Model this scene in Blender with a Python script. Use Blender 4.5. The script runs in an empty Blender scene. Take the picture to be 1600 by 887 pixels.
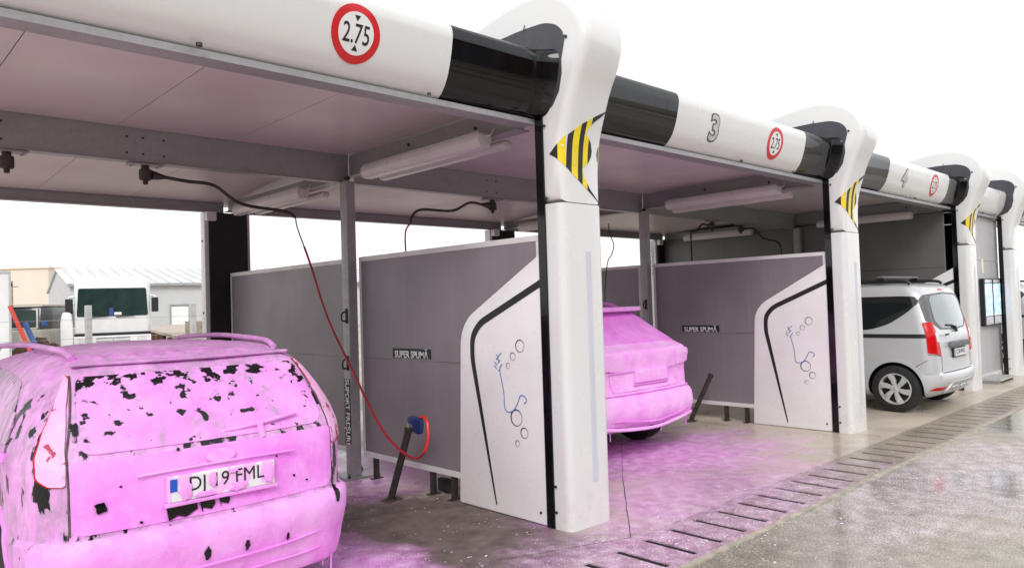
import bpy, bmesh, math, random
import numpy as np
from mathutils import Vector, Matrix, noise
from mathutils.bvhtree import BVHTree
from mathutils.geometry import delaunay_2d_cdt

random.seed(7)
SC = bpy.context.scene
C = SC.collection
PI = math.pi

# ------------------------------------------------------------------ camera
cam_d = bpy.data.cameras.new("camera")
cam = bpy.data.objects.new("camera", cam_d)
C.objects.link(cam)
cam_d.sensor_width = 36.0
cam_d.lens = 1151.76 / 1600.0 * 36.0
cam_d.clip_start = 0.05
cam_d.clip_end = 2000.0
RT = (0.72706, -0.68589, -0.03107)      # right
DN = (-0.00454, 0.04048, -0.99917)      # down
FW = (0.68656, 0.72661, 0.02632)        # forward
r = Vector(RT).normalized(); f = Vector(FW).normalized()
f = (f - r * f.dot(r)).normalized(); u = r.cross(f)
M = Matrix(((r.x, u.x, -f.x, -3.7977), (r.y, u.y, -f.y, -3.681), (r.z, u.z, -f.z, 1.601), (0, 0, 0, 1)))
cam.matrix_world = M
SC.camera = cam

# ------------------------------------------------------------------ world, sun, exposure
SUN_EL, SUN_AZ = 38.0, 226.0            # sun stands behind the camera, a little to its left
W = bpy.data.worlds.new("World"); SC.world = W; W.use_nodes = True
nt = W.node_tree; nt.nodes.clear()
out = nt.nodes.new("ShaderNodeOutputWorld"); bg = nt.nodes.new("ShaderNodeBackground")
sky = nt.nodes.new("ShaderNodeTexSky"); sky.sky_type = 'NISHITA'; sky.sun_disc = False
sky.sun_elevation = math.radians(SUN_EL); sky.sun_rotation = math.radians(SUN_AZ)
sky.air_density = 1.0; sky.dust_density = 4.0
hs = nt.nodes.new("ShaderNodeHueSaturation"); hs.inputs["Saturation"].default_value = 0.06
mx = nt.nodes.new("ShaderNodeMixRGB"); mx.inputs[0].default_value = 0.86
mx.inputs[2].default_value = (13.6, 13.8, 14.2, 1)     # cloud deck
# faint cloud structure
tc = nt.nodes.new("ShaderNodeTexCoord"); ns = nt.nodes.new("ShaderNodeTexNoise"); ns.inputs["Scale"].default_value = 1.6
ns.inputs["Detail"].default_value = 4
rp = nt.nodes.new("ShaderNodeMapRange"); rp.inputs[1].default_value = 0.3; rp.inputs[2].default_value = 0.7
rp.inputs[3].default_value = 0.56; rp.inputs[4].default_value = 1.06
ml = nt.nodes.new("ShaderNodeMixRGB"); ml.blend_type = 'MULTIPLY'; ml.inputs[0].default_value = 1
L = nt.links.new
L(tc.outputs["Generated"], ns.inputs["Vector"]); L(ns.outputs["Fac"], rp.inputs[0])
L(sky.outputs[0], hs.inputs["Color"]); L(hs.outputs[0], mx.inputs[1]); L(mx.outputs[0], ml.inputs[1]); L(rp.outputs[0], ml.inputs[2])
L(ml.outputs[0], bg.inputs[0]); bg.inputs[1].default_value = 0.10
L(bg.outputs[0], out.inputs[0])
sd = bpy.data.lights.new("sun", 'SUN'); sd.energy = 1.3; sd.angle = math.radians(25); sd.color = (1, 0.97, 0.93)
sun = bpy.data.objects.new("sun", sd); C.objects.link(sun)
az = math.radians(SUN_AZ)
sdir = Vector((math.sin(az) * math.cos(math.radians(SUN_EL)), math.cos(az) * math.cos(math.radians(SUN_EL)), math.sin(math.radians(SUN_EL))))
sun.rotation_euler = (-sdir).to_track_quat('-Z', 'Y').to_euler()
vs = SC.view_settings
vs.view_transform = 'Standard'; vs.look = 'None'; vs.exposure = 0.32; vs.gamma = 1.0; vs.use_curve_mapping = False
SC.render.resolution_x = 1024; SC.render.resolution_y = 567

# ------------------------------------------------------------------ materials
MATS = {}
class NB:
    def __init__(s, name):
        s.m = bpy.data.materials.new(name); s.m.use_nodes = True
        s.n = s.m.node_tree.nodes; s.l = s.m.node_tree.links.new
        s.b = s.n["Principled BSDF"]; MATS[name] = s.m
        s.tc = s.n.new("ShaderNodeTexCoord")
    def geo(s):
        return s.n.new("ShaderNodeNewGeometry").outputs["Position"]
    def map(s, scale=(1, 1, 1), src=None):
        m = s.n.new("ShaderNodeMapping"); m.inputs["Scale"].default_value = scale
        s.l(src if src is not None else s.tc.outputs["Object"], m.inputs["Vector"]); return m.outputs[0]
    def noise(s, scale, detail=4, vec=None, rough=0.55, dist=0.0):
        t = s.n.new("ShaderNodeTexNoise"); t.inputs["Scale"].default_value = scale; t.inputs["Detail"].default_value = detail
        t.inputs["Roughness"].default_value = rough; t.inputs["Distortion"].default_value = dist
        s.l(vec if vec is not None else s.tc.outputs["Object"], t.inputs["Vector"]); return t.outputs["Fac"]
    def vor(s, scale, vec=None, feature='F1'):
        t = s.n.new("ShaderNodeTexVoronoi"); t.feature = feature; t.inputs["Scale"].default_value = scale
        s.l(vec if vec is not None else s.tc.outputs["Object"], t.inputs["Vector"]); return t.outputs["Distance"]
    def rng(s, fac, a, b, c=0.0, d=1.0, smooth=False):
        t = s.n.new("ShaderNodeMapRange"); t.inputs[1].default_value = a; t.inputs[2].default_value = b
        t.inputs[3].default_value = c; t.inputs[4].default_value = d
        if smooth: t.interpolation_type = 'SMOOTHSTEP'
        s.l(fac, t.inputs[0]); return t.outputs[0]
    def mix(s, fac, a, b, mode='MIX'):
        t = s.n.new("ShaderNodeMixRGB"); t.blend_type = mode
        for i, v in ((0, fac), (1, a), (2, b)):
            if isinstance(v, (int, float)): t.inputs[i].default_value = v if i == 0 else (v, v, v, 1)
            elif isinstance(v, tuple): t.inputs[i].default_value = (*v, 1) if len(v) == 3 else v
            else: s.l(v, t.inputs[i])
        return t.outputs[0]
    def math(s, op, a, b=0.0):
        t = s.n.new("ShaderNodeMath"); t.operation = op
        for i, v in ((0, a), (1, b)):
            if isinstance(v, (int, float)): t.inputs[i].default_value = v
            else: s.l(v, t.inputs[i])
        return t.outputs[0]
    def sep(s, v):
        t = s.n.new("ShaderNodeSeparateXYZ"); s.l(v, t.inputs[0]); return t.outputs
    def bump(s, h, strength=0.3, dist=0.01):
        t = s.n.new("ShaderNodeBump"); t.inputs["Strength"].default_value = strength; t.inputs["Distance"].default_value = dist
        s.l(h, t.inputs["Height"]); s.l(t.outputs[0], s.b.inputs["Normal"])
    def set(s, **k):
        for a, v in k.items():
            i = s.b.inputs[{'col': 'Base Color', 'rough': 'Roughness', 'metal': 'Metallic', 'coat': 'Coat Weight', 'spec': 'Specular IOR Level',
                            'sss': 'Subsurface Weight', 'trans': 'Transmission Weight', 'ior': 'IOR', 'coatr': 'Coat Roughness', 'emc': 'Emission Color',
                            'ems': 'Emission Strength'}[a]]
            if isinstance(v, (int, float)): i.default_value = v
            elif isinstance(v, tuple): i.default_value = (*v, 1)
            else: s.l(v, i)
        return s

def simple(name, col, rough=0.5, metal=0.0, var=0.12, scale=3.0, bump=0.0, bscale=60.0, **k):
    n = NB(name)
    f = n.noise(scale, 5)
    c2 = tuple(x * (1 - var) for x in col); c1 = tuple(min(1, x * (1 + var * 0.4)) for x in col)
    n.set(col=n.mix(n.rng(f, 0.35, 0.7), c1, c2), rough=n.rng(n.noise(scale * 4, 3), 0.3, 0.7, max(0.02, rough * 0.85), min(1, rough * 1.2)), metal=metal, **k)
    if bump: n.bump(n.noise(bscale, 3), bump, 0.004)
    return n.m

# white glossy cladding with dirt runs and grime at the foot
def cladding(name, col):
    n = NB(name); p = n.geo(); z = n.sep(p)[2]
    runs = n.noise(1.0, 5, n.map((22, 22, 1.3), p)); specks = n.vor(38, p)
    low = n.rng(z, 0.0, 0.55, 1.0, 0.0)
    dirt = n.math('MULTIPLY', n.rng(n.noise(9, 6, p), 0.48, 0.75), low)
    sp = n.math('MULTIPLY', n.rng(specks, 0.10, 0.16, 1.0, 0.0), n.math('MULTIPLY', n.rng(n.noise(3.0, 2, p), 0.52, 0.6), n.rng(z, 0.3, 1.3, 1.0, 0.0)))
    c = n.mix(n.rng(runs, 0.52, 0.8, 0, 0.08), col, (0.62, 0.60, 0.56))
    c = n.mix(n.math('MULTIPLY', dirt, 0.35), c, (0.45, 0.38, 0.36))
    c = n.mix(n.math('MULTIPLY', sp, 0.12), c, (0.55, 0.42, 0.50))
    n.set(col=c, rough=n.rng(n.noise(6, 3, p), 0.3, 0.7, 0.16, 0.3), coat=0.3, coatr=0.08)
    n.bump(n.noise(1.5, 2, p), 0.05, 0.02)
    return n.m
cladding('white_gloss', (0.74, 0.74, 0.735))
simple('panel_white', (0.84, 0.825, 0.83), 0.3, var=0.05, coat=0.2)
def blackgloss():
    n = NB('black_gloss'); p = n.geo()
    runs = n.noise(1.0, 4, n.map((14, 3, 1.5), p))
    n.set(col=n.mix(n.rng(runs, 0.5, 0.8, 0, 0.5), (0.003, 0.003, 0.004), (0.012, 0.012, 0.014)), rough=n.rng(runs, 0.4, 0.8, 0.04, 0.14), spec=0.42)
blackgloss()
simple('black_matte', (0.012, 0.012, 0.013), 0.45, var=0.3)
simple('black_rubber', (0.018, 0.018, 0.019), 0.75, var=0.3, bump=0.2, bscale=120)
simple('dark_grey_inset', (0.055, 0.055, 0.068), 0.42, var=0.2, scale=8)
simple('lilac_strip', (0.60, 0.61, 0.68), 0.35, var=0.05)
simple('sign_red', (0.62, 0.012, 0.018), 0.35, var=0.08)
simple('sign_white', (0.80, 0.80, 0.80), 0.35, var=0.04)
simple('sign_black', (0.015, 0.015, 0.016), 0.5, var=0.1)
simple('decal_yellow', (0.86, 0.66, 0.02), 0.3, var=0.12, scale=8)
simple('pale_yellow', (0.82, 0.80, 0.52), 0.5)
simple('decal_blue', (0.10, 0.22, 0.50), 0.4)
simple('decal_grey', (0.085, 0.085, 0.09), 0.3, var=0.4, scale=14)
simple('decal_silver', (0.55, 0.56, 0.56), 0.25, var=0.3, scale=14)
def steel():
    n = NB('galvanised_steel'); p = n.geo()
    v = n.noise(26, 2, p); w = n.noise(3, 5, n.map((1, 1, 3), p))
    c = n.mix(n.rng(v, 0.35, 0.65), (0.35, 0.34, 0.355), (0.32, 0.31, 0.325)); c = n.mix(n.rng(w, 0.5, 0.75, 0, 0.35), c, (0.22, 0.205, 0.21))
    n.set(col=c, rough=n.rng(v, 0.3, 0.7, 0.38, 0.48), metal=0.3); n.bump(v, 0.06, 0.002)
steel()
simple('dark_steel', (0.07, 0.06, 0.055), 0.5, 0.5, var=0.4, scale=12, bump=0.2)
simple('aluminium', (0.60, 0.60, 0.60), 0.38, 0.35, var=0.15, scale=9)
simple('frame_white', (0.72, 0.70, 0.70), 0.4, var=0.12)
def ceiling():
    n = NB('ceiling_panel'); p = n.geo()
    a = n.noise(1.2, 4, p); b = n.noise(1.0, 3, n.map((3.2, 0.5, 1), p))
    c = n.mix(n.rng(a, 0.3, 0.7), (0.66, 0.57, 0.59), (0.57, 0.49, 0.51)); c = n.mix(n.rng(b, 0.55, 0.8, 0, 0.25), c, (0.66, 0.58, 0.60))
    n.set(col=c, rough=n.rng(a, 0.3, 0.7, 0.3, 0.45)); n.bump(n.noise(2.5, 2, p), 0.08, 0.02)
ceiling()
def board(name, c1, c2):
    n = NB(name); p = n.geo()
    a = n.noise(2.0, 5, p); z = n.sep(p)[2]
    drips = n.noise(1.0, 4, n.map((18, 18, 1.0), p))
    c = n.mix(n.rng(a, 0.3, 0.7), c1, c2)
    c = n.mix(n.rng(drips, 0.55, 0.8, 0, 0.22), c, tuple(x * 1.5 for x in c1))
    spk = n.math('MULTIPLY', n.rng(n.vor(30, p), 0.09, 0.13, 1, 0), n.rng(n.noise(2.2, 3, p), 0.52, 0.62))
    c = n.mix(n.math('MULTIPLY', spk, 0.35), c, (0.4, 0.33, 0.38))
    c = n.mix(n.rng(z, 0.2, 0.45, 0.25, 0.0), c, (0.30, 0.24, 0.27))
    n.set(col=c, rough=n.rng(a, 0.3, 0.7, 0.30, 0.42), metal=0.0); n.bump(n.noise(180, 2, p), 0.12, 0.001)
board('board_grey', (0.235, 0.21, 0.23), (0.20, 0.178, 0.197))
board('wall_grey', (0.150, 0.143, 0.142), (0.130, 0.124, 0.124))
simple('room_wall', (0.46, 0.45, 0.47), 0.35, var=0.1, scale=2)
simple('diffuser', (0.64, 0.60, 0.61), 0.3, var=0.06)
simple('hose_red', (0.42, 0.012, 0.03), 0.4, var=0.35, scale=9)
simple('hose_black', (0.03, 0.012, 0.014), 0.5)
simple('hose_bright_red', (0.75, 0.02, 0.015), 0.35, var=0.1)
simple('gun_blue', (0.012, 0.03, 0.14), 0.35, var=0.2)
simple('red_paint', (0.62, 0.045, 0.03), 0.45, var=0.2)
simple('blue_paint', (0.03, 0.09, 0.28), 0.5, var=0.25)

# foam
def foam(name, light=(0.92, 0.38, 0.90), deep=(0.86, 0.23, 0.84), hole=None, dark=(0.012, 0.012, 0.014), zlo=0, zhi=1, amt=0.5, grey=False, thin=0.0, smear=0.0, extra=0.0):
    n = NB(name); o = n.tc.outputs["Object"]
    big = n.noise(3.2, 4, o); med = n.noise(14, 4, n.map((1, 1, 0.6), o)); fine = n.noise(85, 3, o)
    c = n.mix(n.rng(big, 0.32, 0.68), light, deep)
    c = n.mix(n.rng(med, 0.5, 0.75, 0, 0.5), c, tuple(min(1, x * 1.12 + 0.03) for x in light))
    if thin:
        st = n.noise(1.0, 5, n.map((16, 16, 4.5), o), dist=0.6)
        c = n.mix(n.rng(st, 0.40, 0.66, 0.0, thin), c, (0.33, 0.27, 0.33))
        c = n.mix(n.rng(n.noise(9, 4, o), 0.55, 0.75, 0, 0.4), c, (0.84, 0.58, 0.83))
    if smear:
        c = n.mix(n.rng(n.noise(1.0, 4, n.map((9, 9, 5), o)), 0.54, 0.68, 0, smear), c, (0.40, 0.33, 0.40))
    rough = 0.55
    lump = n.noise(34, 3, n.map((1, 1, 0.8), o))
    h = n.math('ADD', n.math('ADD', n.math('MULTIPLY', med, 1.1), n.math('MULTIPLY', lump, 0.55)), n.math('MULTIPLY', fine, 0.3))
    c = n.mix(n.rng(lump, 0.50, 0.72, 0, 0.25), c, tuple(min(1, x * 1.03 + 0.08) for x in light))
    if hole:
        z = n.sep(o)[2]
        a = n.noise(1.0, 3.2, n.map(hole, o), rough=0.55, dist=0.15)
        thr = n.rng(z, zlo, zhi, 0.0, amt)
        if extra: thr = n.math('ADD', thr, n.rng(z, 1.23, 1.31, 0.0, extra))
        m = n.rng(n.math('ADD', a, thr), 0.678, 0.705)
        c = n.mix(n.rng(n.math('ADD', a, thr), 0.635, 0.69, 0, 0.55), c, (0.50, 0.30, 0.49))
        c = n.mix(m, c, dark)
        rough = n.rng(m, 0, 1, 0.55, 0.12)
        h = n.math('SUBTRACT', h, n.math('MULTIPLY', m, 1.2))
    n.set(col=c, rough=rough, spec=0.35, sss=0.0)
    n.bump(h, 0.42, 0.012)
    return n.m
foam('foam_pink')
foam('foam_pink_light', light=(0.93, 0.46, 0.91), deep=(0.88, 0.28, 0.86))
foam('foam_window', light=(0.92, 0.40, 0.90), deep=(0.86, 0.26, 0.84), hole=(14, 14, 17), zlo=0.97, zhi=1.20, amt=0.112, smear=0.75, extra=0.085)
foam('foam_side', light=(0.84, 0.42, 0.82), deep=(0.72, 0.28, 0.70), hole=(14, 14, 5), zlo=0.1, zhi=0.9, amt=0.118, thin=0.65, extra=-0.3)
foam('foam_side_window', light=(0.78, 0.46, 0.77), deep=(0.60, 0.34, 0.59), hole=(12, 12, 4), zlo=0.5, zhi=1.2, amt=0.085, thin=0.9)
foam('foam_lamp', light=(0.90, 0.50, 0.80), deep=(0.85, 0.40, 0.72), hole=(12, 12, 8), dark=(0.50, 0.06, 0.12), zlo=0.5, zhi=1.0, amt=0.115)
foam('foam_roof', light=(0.80, 0.38, 0.78), deep=(0.70, 0.26, 0.68), thin=0.6)
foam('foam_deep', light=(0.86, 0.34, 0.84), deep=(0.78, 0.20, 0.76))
foam('foam_pale', light=(0.96, 0.54, 0.94), deep=(0.90, 0.32, 0.88))
foam('foam_flake', light=(0.90, 0.80, 0.89), deep=(0.88, 0.68, 0.87))
def plate_foam():
    n = NB('foamy_plate'); o = n.tc.outputs["Object"]
    a = n.noise(1.0, 4, n.map((14, 14, 9), o)); m = n.rng(a, 0.50, 0.53)
    n.set(col=n.mix(m, (0.82, 0.82, 0.84), (0.90, 0.52, 0.88)), rough=0.4); n.bump(a, 0.4, 0.006)
plate_foam()

# ground materials
def concrete(name, c1, c2, wet=0.5, foamy=True, speck=0.4, joints=False):
    n = NB(name); p = n.geo(); s = n.sep(p)
    a = n.noise(0.55, 6, p, 0.6); b = n.noise(5, 6, p, 0.65); g = n.noise(70, 3, p)
    c = n.mix(n.rng(a, 0.35, 0.65), c1, c2)
    c = n.mix(n.rng(b, 0.4, 0.7, 0, 0.45), c, tuple(x * 0.72 for x in c2))
    c = n.mix(n.rng(g, 0.4, 0.7, 0, 0.22), c, tuple(min(1, x * 1.35) for x in c1))
    wetm = n.rng(n.noise(0.8, 5, p, 0.6), 0.40, 0.62)
    c = n.mix(n.math('MULTIPLY', wetm, wet), c, tuple(x * 0.48 for x in c2))
    rough = n.math('SUBTRACT', n.rng(b, 0.3, 0.7, 0.42, 0.62), n.math('MULTIPLY', wetm, 0.34 * (0.5 + wet)))
    spv = 0.5
    if foamy:
        def blob(cx, cy, rx, ry):
            dx = n.math('DIVIDE', n.math('SUBTRACT', s[0], cx), rx); dy = n.math('DIVIDE', n.math('SUBTRACT', s[1], cy), ry)
            d = n.math('SQRT', n.math('ADD', n.math('MULTIPLY', dx, dx), n.math('MULTIPLY', dy, dy)))
            d = n.math('ADD', d, n.math('MULTIPLY', n.math('SUBTRACT', n.noise(2.6, 5, p, 0.65), 0.5), 1.2))
            return n.rng(d, 0.15, 1.0, 1.0, 0.0, True)
        if name == 'bay_concrete':
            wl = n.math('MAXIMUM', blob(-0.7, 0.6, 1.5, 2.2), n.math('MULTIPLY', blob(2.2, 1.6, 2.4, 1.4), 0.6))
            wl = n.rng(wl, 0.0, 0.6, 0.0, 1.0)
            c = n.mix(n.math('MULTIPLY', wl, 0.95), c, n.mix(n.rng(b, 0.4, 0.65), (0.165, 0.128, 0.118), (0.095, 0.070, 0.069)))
            rough = n.math('ADD', rough, n.math('MULTIPLY', wl, 0.22)); spv = n.rng(wl, 0, 1, 0.5, 0.16)
        t = n.math('MAXIMUM', blob(2.6, 0.75, 2.1, 1.35), n.math('MULTIPLY', blob(1.5, -0.2, 2.2, 1.0), 0.6))
        t = n.math('MAXIMUM', t, n.math('MULTIPLY', blob(-1.42, 0.35, 0.62, 1.2), 1.25))
        t = n.math('MAXIMUM', t, n.math('MULTIPLY', blob(-0.1, 2.6, 1.6, 1.3), 0.75))
        t = n.math('MAXIMUM', t, n.math('MULTIPLY', blob(-2.4, -0.6, 1.2, 0.6), 0.8))
        t = n.math('MAXIMUM', t, n.math('MULTIPLY', blob(0.0, -0.9, 3.2, 0.9), 0.32))
        film = n.rng(n.noise(7, 6, n.map((1, 1.8, 1), p), 0.7), 0.38, 0.62, 0.62, 1.0)
        tf = n.math('MULTIPLY', t, film)
        c = n.mix(n.math('MULTIPLY', tf, 0.90), c, (0.86, 0.26, 0.84))
        # foam flecks: small bright cells, thick near the pools, thinning over the drain and the yard
        fl = n.math('MAXIMUM', n.math('MULTIPLY', t, 0.8), n.math('MAXIMUM', n.math('MULTIPLY', blob(0.8, -0.85, 3.6, 1.0), 0.75), n.math('MULTIPLY', blob(3.6, -1.7, 3.2, 0.9), 0.75)))
        v = n.vor(66, n.map((1, 1.9, 1), p)); thr = n.math('MULTIPLY', fl, 0.42)
        vm = n.math('LESS_THAN', v, n.math('MULTIPLY', thr, n.rng(n.noise(24, 3, p), 0.42, 0.6)))
        c = n.mix(n.math('MULTIPLY', vm, 0.8), c, (0.86, 0.72, 0.86))
        nm = n.math('ADD', n.noise(120, 2, n.map((0.8, 1.5, 1), p), 0.7), n.math('MULTIPLY', n.math('SUBTRACT', n.noise(9, 4, p), 0.5), 0.5))
        sp = n.math('MULTIPLY', n.rng(nm, 0.50, 0.58), n.rng(fl, 0.05, 0.55))
        c = n.mix(n.math('MULTIPLY', n.math('MULTIPLY', n.rng(nm, 0.50, 0.42), n.rng(fl, 0.05, 0.55)), 0.38), c, (0.20, 0.13, 0.15))
        c = n.mix(n.math('MULTIPLY', sp, 0.72), c, (0.86, 0.66, 0.85))
        rough = n.math('ADD', rough, n.math('MULTIPLY', vm, 0.25))
    n.set(col=c, rough=rough, spec=spv)
    n.bump(n.math('ADD', n.math('MULTIPLY', b, 0.8), n.math('MULTIPLY', g, 0.25)), 0.3, 0.006)
concrete('bay_concrete', (0.66, 0.58, 0.49), (0.52, 0.45, 0.37), wet=0.35)
concrete('drain_concrete', (0.40, 0.345, 0.285), (0.29, 0.245, 0.20), wet=0.2)
def yard():
    n = NB('yard_concrete'); p = n.geo(); s = n.sep(p)
    a = n.noise(0.45, 5, p, 0.6); b = n.noise(9, 5, p, 0.7); g = n.noise(55, 4, p, 0.7)
    c = n.mix(n.rng(a, 0.35, 0.65), (0.50, 0.46, 0.40), (0.38, 0.35, 0.30))
    c = n.mix(n.rng(b, 0.42, 0.68, 0, 0.4), c, (0.27, 0.24, 0.195))
    c = n.mix(n.rng(g, 0.5, 0.72, 0, 0.7), c, (0.44, 0.40, 0.34))
    pud = n.rng(n.noise(0.42, 4, p, 0.5), 0.44, 0.58)
    c = n.mix(n.math('MULTIPLY', pud, 0.35), c, (0.12, 0.11, 0.095))
    dx = n.math('DIVIDE', n.math('SUBTRACT', s[0], 3.2), 3.0); dy = n.math('DIVIDE', n.math('SUBTRACT', s[1], -1.7), 0.85)
    d = n.math('SQRT', n.math('ADD', n.math('MULTIPLY', dx, dx), n.math('MULTIPLY', dy, dy)))
    d = n.math('ADD', d, n.math('MULTIPLY', n.math('SUBTRACT', n.noise(1.8, 5, p, 0.65), 0.5), 1.3))
    fl = n.rng(d, 0.1, 1.05, 1, 0, True)
    vm = n.math('LESS_THAN', n.vor(62, n.map((1, 1.9, 1), p)), n.math('MULTIPLY', n.math('MULTIPLY', fl, 0.46), n.rng(n.noise(20, 3, p), 0.40, 0.6)))
    nm = n.math('ADD', n.noise(62, 4, n.map((0.7, 1.5, 1), p), 0.8), n.math('MULTIPLY', n.math('SUBTRACT', n.noise(7, 4, p), 0.5), 0.3))
    c = n.mix(n.rng(nm, 0.48, 0.36, 0, 0.85), c, (0.15, 0.125, 0.09))
    c = n.mix(n.rng(nm, 0.53, 0.64, 0, 0.85), c, (0.70, 0.64, 0.54))
    c = n.mix(n.math('MULTIPLY', n.rng(nm, 0.50, 0.58), n.rng(fl, 0.05, 0.6, 0, 0.75)), c, (0.86, 0.76, 0.85))
    c = n.mix(n.math('MULTIPLY', fl, 0.15), c, (0.62, 0.50, 0.60))
    c = n.mix(n.math('MULTIPLY', vm, 0.85), c, (0.84, 0.76, 0.84))
    rough = n.rng(n.math('ADD', pud, n.math('MULTIPLY', b, -0.35)), 0.0, 0.75, 0.52, 0.08)
    n.set(col=c, rough=rough, spec=0.6); 
    h = n.math('MULTIPLY', n.math('ADD', n.math('MULTIPLY', b, 0.8), n.math('MULTIPLY', g, 0.6)), n.rng(pud, 0, 1, 1.0, 0.18))
    n.bump(h, 0.45, 0.007)
yard()
simple('dirt', (0.42, 0.38, 0.32), 0.9, var=0.3, scale=0.3)
simple('kerb_light', (0.46, 0.42, 0.34), 0.8, var=0.35, scale=9, bump=0.3)
simple('slot_shade_black', (0.01, 0.009, 0.008), 0.7)
simple('joint_dark', (0.10, 0.085, 0.08), 0.8, var=0.4, scale=20)

# vehicles and background
simple('silver_paint', (0.58, 0.59, 0.61), 0.34, 0.2, var=0.03, coat=0.5, coatr=0.04)
simple('bumper_silver', (0.46, 0.47, 0.49), 0.34, 0.25, var=0.05, coat=0.5)
simple('car_glass', (0.010, 0.014, 0.014), 0.05, var=0.2, coat=0.6, coatr=0.02)
simple('rear_glass', (0.06, 0.10, 0.095), 0.06, var=0.4, scale=5, coat=0.8, coatr=0.02)
simple('glass_green', (0.022, 0.045, 0.042), 0.1, var=0.4, scale=2, coat=0.2)
simple('lamp_red', (0.60, 0.003, 0.008), 0.2, var=0.15, scale=20, coat=0.15, spec=0.3)
simple('lamp_clear', (0.72, 0.70, 0.68), 0.12, coat=0.4)
simple('plastic_grey', (0.13, 0.13, 0.14), 0.5, var=0.15)
simple('plastic_black', (0.015, 0.015, 0.016), 0.5)
simple('chrome_trim', (0.72, 0.72, 0.73), 0.2, 0.6)
simple('hubcap', (0.62, 0.62, 0.62), 0.35, 0.3, var=0.25, scale=14)
simple('plate_white', (0.80, 0.80, 0.80), 0.35)
simple('plate_blue', (0.02, 0.10, 0.55), 0.35)
simple('truck_white', (0.82, 0.83, 0.84), 0.4, var=0.08)
simple('truck_grey', (0.35, 0.35, 0.36), 0.5)
simple('shed_wall', (0.55, 0.56, 0.57), 0.5, var=0.08, scale=0.5)
simple('shed_roof', (0.68, 0.69, 0.70), 0.45, var=0.1, scale=0.5)
simple('beige_wall', (0.74, 0.64, 0.55), 0.7, var=0.06, scale=0.2)
simple('wood', (0.34, 0.28, 0.22), 0.8, var=0.35, scale=4)
simple('plank', (0.48, 0.40, 0.33), 0.8, var=0.35, scale=3)
simple('concrete_post', (0.46, 0.46, 0.46), 0.8, var=0.2, scale=6)
simple('rust', (0.12, 0.06, 0.035), 0.8, var=0.5, scale=5)
simple('cream_paint', (0.62, 0.58, 0.50), 0.5, var=0.15)
simple('dark_car', (0.03, 0.032, 0.036), 0.25, coat=0.6)
def screen():
    n = NB('lit_screen'); o = n.tc.outputs["Object"]
    v = n.noise(9, 4, n.map((1, 1, 1.6), o)); c = n.mix(n.rng(v, 0.42, 0.6), (0.30, 0.62, 1.0), (0.85, 0.92, 1.0))
    n.set(col=(0.02, 0.02, 0.02), rough=0.2, emc=c, ems=1.0)
screen()
m_ = MATS

# ------------------------------------------------------------------ object helpers
def tag(o, label=None, cat=None, group=None, kind=None):
    if label: o['label'] = label
    if cat: o['category'] = cat
    if group: o['group'] = group
    if kind: o['kind'] = kind
    return o
def thing(name, label, cat, loc=(0, 0, 0), rz=0.0, group=None):
    o = bpy.data.objects.new(name, None); o.empty_display_size = 0.2; C.objects.link(o)
    o.location = loc; o.rotation_euler = (0, 0, rz)
    return tag(o, label, cat, group)
def obj(name, bm, mats, parent=None, smooth=35, local=True):
    me = bpy.data.meshes.new(name)
    bmesh.ops.recalc_face_normals(bm, faces=bm.faces) 
    bm.to_mesh(me); bm.free()
    for k in (mats if isinstance(mats, (list, tuple)) else [mats]): me.materials.append(m_[k])
    if smooth:
        for p in me.polygons: p.use_smooth = True
        try: me.set_sharp_from_angle(angle=math.radians(smooth))
        except Exception: pass
    o = bpy.data.objects.new(name, me); C.objects.link(o)
    if parent: o.parent = parent
    return o
def BM(): return bmesh.new()
def box(bm, x0, x1, y0, y1, z0, z1, bev=0.0, mat=0, rot=None):
    vs_ = [bm.verts.new((x, y, z)) for z in (z0, z1) for y in (y0, y1) for x in (x0, x1)]
    fs = [bm.faces.new([vs_[i] for i in q]) for q in ((0, 2, 3, 1), (4, 5, 7, 6), (0, 1, 5, 4), (2, 6, 7, 3), (0, 4, 6, 2), (1, 3, 7, 5))]
    for q in fs: q.material_index = mat
    if bev:
        es = list({e for q in fs for e in q.edges})
        rr = bmesh.ops.bevel(bm, geom=es, offset=bev, segments=2, affect='EDGES', profile=0.6)
        vs_ = list({v for v in rr['verts']} | {v for v in vs_ if v.is_valid})
    if rot: bmesh.ops.transform(bm, matrix=rot, verts=[v for v in vs_ if v.is_valid])
    return vs_
def tube(bm, pts, r, n=8, cap=True, mat=0):
    pts = [Vector(p) for p in pts]; rings = []
    prev = None
    for i, p in enumerate(pts):
        t = (pts[min(i + 1, len(pts) - 1)] - pts[max(i - 1, 0)]).normalized()
        if prev is None:
            a = Vector((0, 0, 1)) if abs(t.z) < 0.9 else Vector((1, 0, 0)); a = (a - t * a.dot(t)).normalized()
        else:
            a = (prev - t * prev.dot(t)).normalized()
        prev = a; b = t.cross(a)
        rr = r[i] if isinstance(r, (list, tuple)) else r
        rings.append([bm.verts.new(p + (a * math.cos(2 * PI * k / n) + b * math.sin(2 * PI * k / n)) * rr) for k in range(n)])
    for A, B in zip(rings, rings[1:]):
        for k in range(n):
            q = bm.faces.new((A[k], A[(k + 1) % n], B[(k + 1) % n], B[k])); q.material_index = mat
    if cap:
        for R_ in (rings[0], rings[-1]):
            q = bm.faces.new(R_); q.material_index = mat
def smooth_path(pts, k=6):
    P = [Vector(p) for p in pts]; P = [P[0] * 2 - P[1]] + P + [P[-1] * 2 - P[-2]]; o = []
    for i in range(1, len(P) - 2):
        a, b, c, d = P[i - 1:i + 3]
        for j in range(k):
            t = j / k
            o.append(0.5 * ((2 * b) + (c - a) * t + (2 * a - 5 * b + 4 * c - d) * t * t + (3 * b - a - 3 * c + d) * t ** 3))
    o.append(P[-2]); return o
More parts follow.
